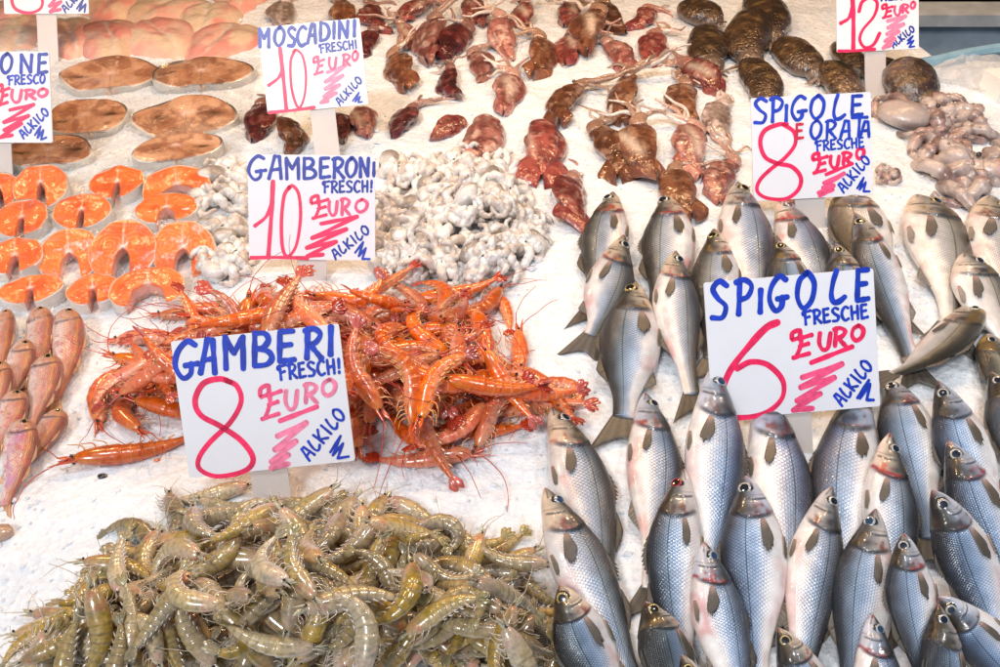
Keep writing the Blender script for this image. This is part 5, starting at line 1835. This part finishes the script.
# ------------------------------------------------------------------ prawns
def prawn_variant(kind, curl, sgn, seed):
    """A prawn lying on its side in the xy plane, length about 1, head towards +x before the curl. Returns dict of meshes and the points."""
    r_ = np.random.default_rng(seed)
    red = kind == 'red'
    n, m = 84, 18
    u = np.linspace(0, 1, n)                       # 0 at the front of the carapace, 1 at the root of the tail fan
    k = curl * sst(u, .22, .55) * 1.9 * (1 - .3 * u)
    hd = np.cumsum(k) / n
    hd = hd - hd[int(.25 * n)]
    dirs = np.stack([-np.cos(hd), -np.sin(hd) * sgn, 0 * hd], -1)
    P = np.cumsum(dirs, 0) / n * .86
    P[:, 2] = .03 * np.sin(u * 4 + seed)
    d = smooth_prof(u, [(0, .035), (.05, .062), (.16, .090), (.30, .104), (.40, .102), (.52, .095), (.66, .080), (.8, .060), (.92, .040), (1, .026)])
    d = d * (.90 if red else 1.08)
    seg0, segs = .40, 6
    q = np.clip((u - seg0) / (1 - seg0), 0, .9999) * segs
    saw = np.where(u > seg0, 1 + .085 * (np.mod(q, 1) ** 1.4 - .35), 1.0)
    carap = 1 + .07 * sst(u, .3, .385) * (u < .395)
    d = d * saw * carap
    # 'up' for the tube is z; ra is across (in the plane)
    V, fs, cc, uv = tube(P, d, d * .80, m)
    nz = fbm(V * 14 + seed, seed, 3)
    nz2 = fbm(V * 34 + seed, seed + 4, 2)
    un = np.concatenate([np.repeat(u, m), [0, 1]])
    th = np.concatenate([np.tile(np.linspace(0, 2 * PI, m, endpoint=False), n), [0, 0]])
    S = np.cross(dirs, [0, 0, 1.0])
    # belly = the inside of the curl
    inside = np.concatenate([np.repeat(np.sign(sgn) * np.ones(n), m), [0, 0]]) * np.cos(th)
    bel = -inside
    qn = np.mod(np.clip((un - seg0) / (1 - seg0), 0, .9999) * segs, 1)
    if red:
        c = mixc(np.broadcast_to(C3(.64, .075, .006), V.shape), C3(.80, .19, .028), nz)
        c = mixc(c, C3(.84, .42, .27), sst(bel, .0, .9) * .6)
        c = mixc(c, C3(.82, .48, .34), sst(qn, .80, .97) * (un > seg0) * .5)
        c = mixc(c, C3(.42, .035, .02), sst(nz2, .58, .75) * .6)
        c = mixc(c, C3(.74, .30, .07), sst(un, .3, .08) * sst(nz2, .4, .6) * .7)
        c = mixc(c, C3(.20, .04, .03), np.exp(-((un - .24) / .07) ** 2) * sst(nz, .5, .7) * .6)
    else:
        c = mixc(np.broadcast_to(C3(.37, .255, .080), V.shape), C3(.57, .43, .22), nz)
        c = mixc(c, C3(.30, .225, .055), sst(nz2, .48, .64) * .7)
        c = mixc(c, C3(.56, .46, .33), sst(bel, .1, .9) * .6)
        c = mixc(c, C3(.20, .165, .115), np.exp(-((qn - .86) / .10) ** 2) * (un > seg0) * .75)
        c = mixc(c, C3(.52, .34, .26), sst(un, .32, .1) * .45)
        c = mixc(c, C3(.58, .22, .15), sst(nz, .58, .68) * sst(un, .42, .2) * .6)
        c = mixc(c, C3(.22, .22, .17), np.exp(-((un - .22) / .06) ** 2) * sst(nz2, .5, .65) * .6)
    mb = MB()
    mb.piece((V, fs, np.concatenate([c, np.ones((len(c), 1))], 1), uv))
    fr = P[0]
    f = -dirs[0]                                    # forward at the head
    side = np.array([-f[1], f[0], 0])
    # the back of the animal lies outside the curl
    backd = S[0] * 1.0
    if backd @ (P[n // 2] - P[:].mean(0)) < 0 and curl > .6:
        backd = -backd
    out_s = 1.0
    mid = P[int(.7 * n)]
    lat = unit(np.array([-f[1], f[0], 0]))
    if lat @ (P[-1] - P[0]) > 0:
        lat = -lat                                   # lat = towards the back (away from the curl)
    shell = np.append(C3(.64, .10, .03) if red else C3(.42, .34, .22), 1)
    # rostrum, antenna scales
    rl = .20 if red else .13
    pa = spline([fr - f * .03 + lat * .030, fr + f * rl * .5 + lat * .040, fr + f * rl + lat * .055], 12)
    mb.piece(tube(pa, np.linspace(.020, .002, 12), np.linspace(.015, .002, 12), 7, col=shell))
    for s in (1, -1):
        pa = spline([fr - f * .02 - lat * .01, fr + f * .07 - lat * .01 + np.array([0, 0, s * .012]), fr + f * .13 - lat * .018 + np.array([0, 0, s * .018])], 10)
        mb.piece(tube(pa, np.interp(np.linspace(0, 1, 10), [0, .5, 1], [.014, .024, .004]), np.linspace(.008, .003, 10), 7, col=shell * [1.1, 1.3, 1.4, 1]))
    # walking legs and swimmerets, folded under
    lc = np.append(C3(.76, .36, .14) if red else C3(.60, .50, .38), 1)
    for k in range(6):
        i = int((.06 + .046 * k) * n)
        dd = -dirs[i]
        la = unit(np.array([-dd[1], dd[0], 0]))
        if la @ lat < 0:
            la = -la
        z = .03 * (1 if k % 2 else -1)
        b0 = P[i] - la * d[i] * .75 + np.array([0, 0, z])
        sw = r_.uniform(.2, 1.0)
        kn = b0 - la * .055 + dd * .05 * sw + np.array([0, 0, z * .5])
        en = kn - la * r_.uniform(.0, .05) + dd * r_.uniform(.04, .12) + np.array([0, 0, r_.uniform(-.03, .03)])
        mb.piece(tube(spline([b0, kn, en], 9), np.linspace(.0085, .003, 9), np.linspace(.0085, .003, 9), 5, col=lc * ([1, .6, .5, 1] if red and k % 3 == 0 else [1, 1, 1, 1])))
    for k in range(5):
        i = int((.46 + .095 * k) * n)
        dd = dirs[i]
        la = unit(np.array([-dd[1], dd[0], 0]))
        if la @ (P[i] - P[min(n - 1, i + 12)] + (P[i] - P[max(0, i - 12)])) < 0 and curl > .5:
            la = -la
        elif curl <= .5 and la @ lat < 0:
            la = -la
        for z in (.025, -.025):
            b0 = P[i] - la * d[i] * .8 + np.array([0, 0, z])
            en = b0 - la * .026 + dd * .055 + np.array([0, 0, z * .4])
            mb.piece(tube(spline([b0, (b0 + en) / 2 - dd * .01, en], 7), np.array([.008, .011, .012, .012, .010, .007, .003]), np.linspace(.006, .003, 7), 6, col=lc))
    # tail fan
    tf = MB()
    td = dirs[-1]
    ts = np.array([-td[1], td[0], 0])
    fan = np.append(C3(.55, .06, .03) if red else C3(.36, .30, .16), 1)
    for k, (a, ln) in enumerate(((-.62, .15), (-.3, .17), (0, .13), (.3, .17), (.62, .15))):
        a2 = a * r_.uniform(.55, 1.0)
        dv = td * math.cos(a2) + ts * math.sin(a2)
        b0 = P[-1] - td * .02
        pa = np.array([b0 + dv * ln * q + np.array([0, 0, .012 * (k - 2) * q + .012 * math.sin(q * 3)]) for q in np.linspace(0, 1, 9)])
        w = np.interp(np.linspace(0, 1, 9), [0, .3, .75, 1], [.014, .026, .036, .012])
        col = np.tile(fan, (9, 1))
        col[:, :3] *= np.linspace(1.1, .8, 9)[:, None]
        tf.piece(tube(pa, w, np.full(9, .0045), 8, col=col))
    # eyes
    em = []
    for s in (1, -1):
        eb = MB()
        e0 = fr + f * .012 + lat * .012 + np.array([0, 0, s * .036])
        eb.piece(ball(e0, .0155, 8, 10, col=(.008, .007, .008, 1)))
        em.append(eb)
    # antennae
    am = []
    ac = np.append(C3(.46, .045, .03) if red else C3(.52, .40, .26), 1)
    for s in (1, -1):
        a = math.atan2(f[1], f[0]) + s * r_.uniform(.1, .7)
        pts = [fr + f * .04 + np.array([0, 0, s * .012])]
        tr = r_.uniform(-.28, .28)
        ln = r_.uniform(.35, .8) if red else r_.uniform(.15, .45)
        for q in range(6):
            a += tr
            e = pts[-1] + np.array([math.cos(a), math.sin(a), 0]) * ln / 6
            e[2] += r_.uniform(-.015, .03)
            pts.append(e)
        ab = MB()
        rr = np.linspace(.0060, .0030, 26)
        ab.piece(tube(spline(pts, 26), rr, rr, 5, col=ac))
        am.append(ab)
    ctr = P.mean(0)
    allp = [mb, tf] + em + am
    for b_ in allp:
        b_.V = [v - ctr for v in b_.V]
    return dict(body=mb.build('body'), fan=tf.build('tail_fan'), eyes=[e.build('eye') for e in em], ant=[a.build('antenna') for a in am],
                pts=np.concatenate([mb.V[0], tf.verts()]), head=P[0] - ctr, curl=curl, sgn=sgn)


VAR = {'grey': [], 'red': []}
for kind in VAR:
    sd = 40 if kind == 'grey' else 90
    for i, (c, s) in enumerate([(.2, 1), (.7, -1), (1.3, 1), (2.0, -1), (2.6, 1), (.4, -1), (1.0, -1), (1.7, 1), (3.0, -1), (1.2, -1), (1.9, 1), (.5, 1)]):
        VAR[kind].append(prawn_variant(kind, c, s, sd + i))


def place_prawn(kind, vi, x, y, yaw, L, roll, q=.7, pitch=None):
    v = VAR[kind][vi]
    m, W = settle(v['pts'], x, y, yaw, .7, scale=L, roll=roll, q=q, pitch=pitch, maxpitch=.7)
    nm = 'grey_prawn' if kind == 'grey' else 'red_prawn'
    mat = M['prawn' if kind == 'grey' else 'redprawn']
    root = empty(nm, m.translation)
    root.matrix_world = m
    obj('body', v['body'], mat, root)
    obj('tail_fan', v['fan'], mat, root)
    for e in v['eyes']:
        obj('eye', e, M['eye'], root)
    for a in v['ant']:
        obj('antenna', a, mat, root)
    hd = np.array(m) @ np.append(v['head'], 1)
    sx, sy = screen(np.array(m.translation))
    hx, hy = screen(hd[:3])
    return root, (sx, sy), math.degrees(math.atan2(-(hy - sy), hx - sx)), v['curl']


def inside(p, poly):
    x, y = p
    c = False
    for (x0, y0), (x1, y1) in zip(poly, poly[1:] + poly[:1]):
        if (y0 > y) != (y1 > y) and x < (x1 - x0) * (y - y0) / (y1 - y0) + x0:
            c = not c
    return c


SIGN = [(186, 362), (328, 346), (346, 462), (200, 470)]


def scatter(poly, dist, ysq=.8, tries=4000, seed=1):
    r_ = random.Random(seed)
    xs, ys = [p[0] for p in poly], [p[1] for p in poly]
    out = []
    for _ in range(tries):
        p = (r_.uniform(min(xs), max(xs)), r_.uniform(min(ys), max(ys)))
        if inside(p, poly) and not (inside(p, SIGN) or (405 < p[1] < 486 and 138 < p[0] < 412)) and all(math.hypot(p[0] - o[0], (p[1] - o[1]) / ysq) > dist for o in out):
            out.append(p)
    return out


GREY1 = [(30, 622), (62, 606), (105, 545), (130, 520), (190, 505), (262, 505), (340, 505), (400, 512), (470, 530), (520, 560), (545, 590), (548, 672), (10, 672)]
GREY2 = [(60, 625), (115, 560), (200, 520), (300, 515), (400, 530), (470, 560), (510, 600), (530, 672), (40, 672)]
RED1 = [(110, 395), (118, 362), (165, 318), (205, 300), (260, 292), (330, 282), (420, 285), (490, 292), (490, 335), (530, 365), (560, 395), (545, 412), (480, 412), (430, 435), (385, 468), (250, 478), (150, 440)]
RED2 = [(150, 400), (180, 335), (250, 305), (340, 298), (440, 305), (480, 345), (520, 390), (440, 410), (380, 440), (260, 460), (180, 430)]


def heap(kind, plan, lmin, lmax, seed, extra):
    r_ = random.Random(seed)
    rows = []
    for x, y, vi, yaw, L in extra:
        rows.append(place_prawn(kind, vi, x, y, math.radians(yaw), L, r_.uniform(-.15, .15)))
    for poly, dist, sd in plan:
        pts = scatter(poly, dist, seed=sd)
        for x, y in pts:
            rows.append(place_prawn(kind, r_.randrange(12), x, y, r_.uniform(0, 2 * PI), r_.uniform(lmin, lmax), r_.uniform(-.5, .5)))
    return rows


grey = heap('grey', [(GREY1, 24, 3), (GREY2, 26, 8), (GREY2, 36, 14)], .078, .100, 5,
            [(210, 488, 5, 20, .095), (225, 499, 2, 160, .075), (70, 612, 0, 170, .10), (300, 497, 0, 190, .095), (345, 506, 11, 170, .10), (420, 512, 5, 150, .10), (495, 545, 0, 215, .09), (512, 560, 7, 30, .085),
             (62, 640, 11, 200, .10), (535, 610, 2, 100, .085), (105, 560, 3, 250, .085)])
red = heap('red', [(RED1, 25, 4), (RED2, 25, 9), (RED2, 44, 15)], .115, .138, 6,
           [(105, 385, 3, 290, .135), (130, 445, 0, 195, .15), (185, 312, 8, 185, .12), (560, 385, 8, 200, .13), (480, 424, 0, 185, .12), (540, 400, 1, 195, .135), (455, 284, 0, 190, .14), (425, 452, 5, 10, .13), (150, 365, 5, 165, .13), (505, 305, 5, 110, .10)])


def curl_word(c):
    return 'straight' if c < .8 else 'bent' if c < 1.7 else 'curled' if c < 2.5 else 'tightly curled'


for rows, col, heapn, nb, grp in ((grey, 'olive grey', 'heap', 16, 'grey prawns heaped on the ice'), (red, 'orange red', 'heap', 9, 'orange red prawns heaped on the ice')):
    labs = band_labels([r[1] for r in rows], nb, '', heapn, [f'{curl_word(r[3])} {col} prawn' for r in rows])
    for r, l in zip(rows, labs):
        tag(r[0], l, 'prawn', grp)

# ------------------------------------------------------------------ the fish
MU = 'red mullet '
for a in [
    ((6, 310), (5, 345), (-4, 385), 23, 1, MU + 'at the back left, cut by the left edge', .5),
    ((38, 309), (37, 346), (28, 388), 30, 1, MU + 'orange backed, second from left in the back row', .8),
    ((64, 311), (66, 350), (54, 402), 32, 1, 'longest ' + MU + 'with a violet cheek spot, right end of the back row', .7),
    ((25, 340), (19, 372), (6, 405), 27, 1, 'pale ' + MU + 'lying in the middle, below the orange backed one', .2),
    ((-2, 362), (-6, 392), (-14, 424), 28, 1, MU + 'mostly beyond the left edge, half way down the row', .5),
    ((47, 356), (44, 388), (30, 428), 34, 1, MU + 'facing up with an eye on top, over the longest one', .3),
    ((16, 391), (9, 420), (-6, 452), 29, 1, 'deep orange ' + MU + 'beside the left edge, above the violet one', .8),
    ((61, 411), (43, 438), (20, 470), 29, 1, MU + 'with its head turned right, lowest on the right', .4),
    ((21, 420), (18, 458), (4, 506), 33, 1, 'violet pink ' + MU + 'lowest of all, tail towards the shopper', .95),
]:
    place_fish('mullet', *a[:6], roll=.25 if a[5].startswith('red') else .1, tone=a[6], eye='mullet', pect=False)

B_, G_ = 'sea bass ', 'gilthead bream '
RB = [
    ('bass', (613, 192), (602, 242), (594, 305), 48, -1, B_ + 'with a bloody gill, farthest left in the rear row', -.1, .15, .9, 'silver'),
    ('bass', (664, 195), (668, 246), (656, 315), 54, -1, B_ + 'with a red gill, second from left in the rear row', -.1, .3, .8, 'silver'),
    ('bass', (738, 182), (745, 240), (762, 318), 56, 1, B_ + 'with a scaly flank, just left under the SPIGOLE E ORATA sign', .0, .55, .2, 'gold'),
    ('bass', (780, 200), (803, 250), (832, 312), 50, 1, B_ + 'with a red gill, directly below the SPIGOLE E ORATA sign', .1, .4, .9, 'silver'),
    ('bream', (848, 190), (864, 236), (884, 305), 60, -1, G_ + 'with its head behind the SPIGOLE E ORATA sign', .0, .4, .2, 'gold'),
    ('bream', (916, 195), (938, 250), (950, 326), 68, 1, 'biggest ' + G_ + 'with a golden brow, right of the SPIGOLE E ORATA sign', -.1, .45, .1, 'gold'),
    ('bream', (990, 196), (996, 250), (1014, 315), 60, 1, G_ + 'with a golden brown head, at the right edge behind', -.1, .4, .2, 'gold'),
    ('bass', (624, 235), (608, 290), (592, 336), 50, 1, B_ + 'with a pale belly and pink gill, tail fin beside the orange prawns', -.15, .2, .6, 'silver'),
    ('bass', (676, 251), (675, 310), (692, 395), 48, 1, B_ + 'with a pink gill, its tail reaching below the big SPIGOLE sign corner', -.1, .4, .7, 'silver'),
    ('bass', (714, 229), (716, 285), (712, 360), 50, -1, B_ + 'with a white snout, half behind the left edge of the big SPIGOLE sign', .0, .2, .4, 'gold'),
    ('bass', (778, 241), (792, 285), (805, 345), 46, -1, B_ + 'with only its head above the big SPIGOLE sign, left one', .1, .2, .5, 'gold'),
    ('bass', (836, 244), (846, 290), (852, 345), 46, -1, B_ + 'with only its head above the big SPIGOLE sign, right one', .1, .2, .2, 'gold'),
    ('bass', (855, 213), (882, 275), (914, 368), 46, -1, 'long ' + B_ + 'with a yellow eye, lying over the bream by the big sign', -.05, .45, .5, 'gold'),
    ('bream', (964, 253), (986, 300), (1012, 352), 54, 1, G_ + 'with a clear dark eye and blue cheek, head by the right edge', -.05, .5, .1, 'silver'),
    ('bass', (634, 280), (632, 345), (624, 418), 62, -1, 'whole ' + B_ + 'seen to its tail, next to the orange prawns', .05, .3, .15, 'gold'),
    ('bream', (980, 298), (944, 346), (892, 374), 46, 1, G_ + 'lying crosswise, tail pointing left at the big SPIGOLE sign', .35, .15, .2, 'silver'),
    ('bream', (988, 334), (1003, 380), (1020, 440), 48, -1, 'dark ' + G_ + 'with a round eye at the right edge, over the crosswise one', .2, .2, .3, 'silver'),
]
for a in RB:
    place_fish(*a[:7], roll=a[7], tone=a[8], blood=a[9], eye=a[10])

FB = [
    ('bass', (645, 393), (657, 470), (652, 590), 57, 1, B_ + 'with an open mouth and bloody gill, alone beside the ice gap', -.1, .8, .6, 'silver'),
    ('bass', (551, 407), (582, 490), (606, 620), 62, 1, B_ + 'farthest left in front, head touching the orange prawns', -.1, .35, .45, 'silver'),
    ('bass', (714, 365), (714, 460), (708, 590), 60, 1, B_ + 'with a blue black eye, its head covering the corner of the big sign', -.05, 1.0, .15, 'blue', .05),
    ('bass', (760, 378), (778, 490), (786, 620), 66, 1, B_ + 'with its head under the big sign, left of the stake', -.05, .9, .4, 'silver'),
    ('bass', (862, 372), (843, 480), (842, 600), 66, -1, B_ + 'with its head under the big sign, right of the stake', -.05, .85, .2, 'silver'),
    ('bass', (888, 380), (906, 440), (930, 540), 58, -1, B_ + 'with a brown head, touching the lower right corner of the big sign', -.1, .7, .35, 'silver'),
    ('bass', (938, 381), (964, 452), (1002, 550), 56, -1, B_ + 'with a brownish snout, below the crosswise bream', -.1, .85, .2, 'silver'),
    ('bass', (991, 372), (1010, 430), (1030, 500), 52, -1, 'dark ' + B_ + 'cut by the right edge, below the round eyed bream', .1, .4, .3, 'silver'),
    ('bass', (890, 433), (893, 515), (905, 620), 54, 1, B_ + 'with a pink snout and torn bloody gill', -.05, .45, 1.0, 'silver'),
    ('bass', (948, 441), (978, 512), (1022, 610), 58, -1, B_ + 'with a reddish snout, below the brownish snouted one', -.05, .8, .6, 'silver'),
    ('bass', (684, 469), (672, 560), (686, 700), 58, -1, B_ + 'with a blood red eye, dark back to the left', -.05, .6, .2, 'red'),
    ('bass', (745, 476), (750, 560), (756, 700), 66, -1, B_ + 'with a small dark eye, right of the red eyed one', -.05, .85, .3, 'silver'),
    ('bass', (545, 488), (586, 572), (640, 700), 62, 1, B_ + 'with a grey snout, lying over the farthest left one', -.05, .4, .4, 'blue'),
    ('bass', (832, 487), (812, 572), (798, 710), 56, 1, B_ + 'with a wide white belly, leaning right, below the big sign stake', -.1, .6, .25, 'silver'),
    ('bass', (932, 490), (964, 560), (1010, 670), 60, -1, B_ + 'with a silver ringed eye and black back, near the right edge', -.1, .75, .2, 'silver'),
    ('bass', (876, 509), (863, 590), (850, 710), 60, -1, B_ + 'with a blue ringed eye, upright in the middle of the front', -.05, .6, .3, 'blue'),
    ('bass', (904, 533), (915, 600), (934, 710), 50, -1, B_ + 'with a red forehead, squeezed between two bigger ones', -.05, .7, .7, 'silver'),
    ('bass', (704, 542), (720, 620), (752, 740), 56, 1, B_ + 'with a white throat and red gill, before the red eyed one', -.1, .8, .8, 'blue'),
    ('bass', (560, 585), (588, 645), (630, 730), 60, -1, B_ + 'with a yellow eye and broad white belly, next to the grey prawns', -.1, .4, .4, 'gold'),
    ('bass', (645, 602), (663, 660), (690, 750), 62, -1, 'grey brown ' + B_ + 'seen from above with its eye half shut', .45, .15, .2, 'gold'),
    ('bass', (938, 597), (985, 645), (1050, 720), 52, -1, 'whitish ' + B_ + 'slanting to the right edge, eye hidden', -.45, .9, .3, 'silver'),
    ('bass', (778, 628), (812, 690), (850, 780), 54, -1, B_ + 'with a gold ringed eye, head just above the bottom edge', .0, .5, .4, 'gold'),
    ('bass', (872, 614), (882, 690), (890, 800), 50, 1, B_ + 'with a pink and white snout pointing up, at the bottom edge', .0, .9, .7, 'blue'),
    ('bass', (938, 604), (946, 680), (955, 790), 54, -1, 'dark ' + B_ + 'seen from its blue black back, at the bottom edge', .5, .5, .1, 'silver'),
    ('bass', (682, 655), (700, 720), (725, 800), 50, -1, B_ + 'of which only a dark snout rises at the bottom edge', .2, .3, .2, 'gold'),
]
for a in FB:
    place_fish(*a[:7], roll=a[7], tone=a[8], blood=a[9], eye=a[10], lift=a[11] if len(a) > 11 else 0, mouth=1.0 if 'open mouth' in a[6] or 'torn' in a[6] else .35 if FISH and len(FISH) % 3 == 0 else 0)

# crumbs of shellfish left on the ice
for x, y, r, col, lab in ((105, 484, .0042, (.02, .018, .018), 'tiny black prawn eye lying alone on open ice, left'), (2, 541, .012, (.62, .38, .24), 'orange scrap of shell on the ice at the left edge'), (159, 467, .003, (.62, .22, .1), 'tiny orange shell crumb on the ice by the GAMBERI sign')):
    p = at(x, y, 0)
    p[2] = float(ice_h(p[0], p[1])) + r * .4
    V, fs, c, uv = ball((0, 0, 0), r, 10, 14, (1.3, 1, .6), (*col, 1))
    V = V * (.75 + .5 * fbm(V / r * 1.2 + x, 7, 2))[:, None]
    mb = MB()
    mb.piece((V, fs, c, uv))
    o = obj('shell_scrap', mb.build('shell_scrap'), M['redprawn'])
    o.location = p
    tag(o, lab, 'shell scrap')

# ------------------------------------------------------------------ what stands behind the ice on the right
CB = np.array([1.6, 2.36, -.75])
root = empty('steel_counter', CB)
tag(root, 'worn blue grey steel counter behind the ice, with a brown gritty top', 'counter')


def sub(name, pieces, mat, smooth=False):
    b_ = MB()
    for p in pieces:
        b_.piece(p)
    b_.V = [v - CB for v in b_.V]
    return obj(name, b_.build(name, smooth), M[mat], root)


sub('front_panel', [box_piece(.86, 3.2, 2.36, 2.42, -.75, -.050)], 'bluepaint')
sub('ledge', [box_piece(.86, 3.2, 2.335, 2.425, -.042, -.014)], 'ledge')
A_, B2 = np.meshgrid(np.linspace(.86, 3.2, 110), np.linspace(2.427, 3.4, 60), indexing='ij')
Z_ = -.022 + .03 * fbm(np.stack([A_ * 14, B2 * 14, 0 * A_], -1), 77, 3)
obj('gritty_top', mesh('gritty_top', np.stack([A_, B2, Z_], -1).reshape(-1, 3) - CB, grid_faces(110, 60)), M['dirt'], root)
p0, p1 = at(914, 66, .015), at(1050, 44, .015)
rb = MB()
pa = spline([p0, (p0 + p1) / 2 + np.array([0, .008, .004]), p1], 24)
rb.piece(tube(pa,   .013 + .001 * np.sin(np.arange(24)), .013, 8))
o = obj('blue_rail', rb.build('blue_rail', False), M['rail'])
tag(o, 'chipped pale blue rail between the ice edge and the steel counter', 'rail')
fb = MB()
c0 = at(1002, 100, .0)
fb.piece(box_piece(c0[0] - .02, c0[0] + .14, c0[1] - .01, c0[1] + .05, -.02, .045))
o = obj('foam_box', fb.build('foam_box', False), M['foam'])
o.data.transform(Matrix.Translation(-Vector(c0)) )
o.data.transform(Matrix.Rotation(.25, 4, 'Z'))
o.location = c0
tag(o, 'corner of a white foam box on the ice at the right edge', 'box')

# canvas cover and curtain added above and behind the goods, out of the frame, to keep the open sky off the back of the ice
AW = np.array([0, 3.3, 0])
root = empty('added_awning', AW)
tag(root, 'unseen dark green canvas added over and behind the stall to keep sky off', 'added_awning')
for nm, pcs in (('added_roof', [box_piece(-2.6, 2.6, .62, 3.6, 1.96, 1.975)]), ('added_back_curtain', [box_piece(-2.6, 2.6, 3.56, 3.575, -.3, 1.95)])):
    b_ = MB()
    for p in pcs:
        b_.piece(p)
    b_.V = [v - AW for v in b_.V]
    obj(nm, b_.build(nm, False), M['canvas'], root)

# ------------------------------------------------------------------ light, sky, camera
w = bpy.data.worlds.new('World')
scene.world = w
w.use_nodes = True
nt = w.node_tree
bg = nt.nodes['Background']
sky = nt.nodes.new('ShaderNodeTexSky')
sky.sky_type = 'NISHITA'
sky.sun_disc = False
SUN_EL, SUN_AZ = math.radians(48), math.radians(205)      # azimuth from +y (north), clockwise
sky.sun_elevation = SUN_EL
sky.sun_rotation = SUN_AZ
sky.air_density = 1.0
sky.dust_density = 1.5
nt.links.new(sky.outputs[0], bg.inputs[0])
bg.inputs[1].default_value = 0.075
sd = np.array([math.sin(SUN_AZ) * math.cos(SUN_EL), math.cos(SUN_AZ) * math.cos(SUN_EL), math.sin(SUN_EL)])
sl = bpy.data.lights.new('sun', 'SUN')
sl.energy = 1.55
sl.angle = math.radians(9)
sl.color = (1.0, .98, .96)
so = bpy.data.objects.new('sun', sl)
link(so)
so.rotation_euler = Vector(sd).to_track_quat('Z', 'Y').to_euler()
LAMPS = [(-.95, 1.75, 1.15, 21, 0), (-.3, 2.05, 1.25, 25, 0), (.35, 1.85, 1.2, 21, 0), (.95, 2.1, 1.25, 23, 0),
         (-.55, .85, 1.2, 12, 1), (.12, .95, 1.25, 12, 1), (.7, .85, 1.2, 12, 1)]
for x, y, z, e, k in LAMPS:
    l = bpy.data.lights.new('stall_lamp', 'POINT')
    l.energy = e
    l.color = (.98, .98, 1.0) if k else (1.0, .60, .31)
    l.shadow_soft_size = .04
    lo = bpy.data.objects.new('stall_lamp', l)
    link(lo)
    lo.location = (x, y, z)

cam = bpy.data.cameras.new('camera')
cam.sensor_width = 36
cam.lens = 36 * FPX / 1000
cam.clip_end = 200
cam.clip_start = .01
co = bpy.data.objects.new('camera', cam)
link(co)
co.location = (0, 0, CAM_H)
co.rotation_euler = (PI / 2 - PITCH, 0, 0)
scene.camera = co
scene.view_settings.view_transform = 'Standard'
scene.view_settings.look = 'None'
scene.view_settings.exposure = -0.13
scene.view_settings.gamma = 1.0
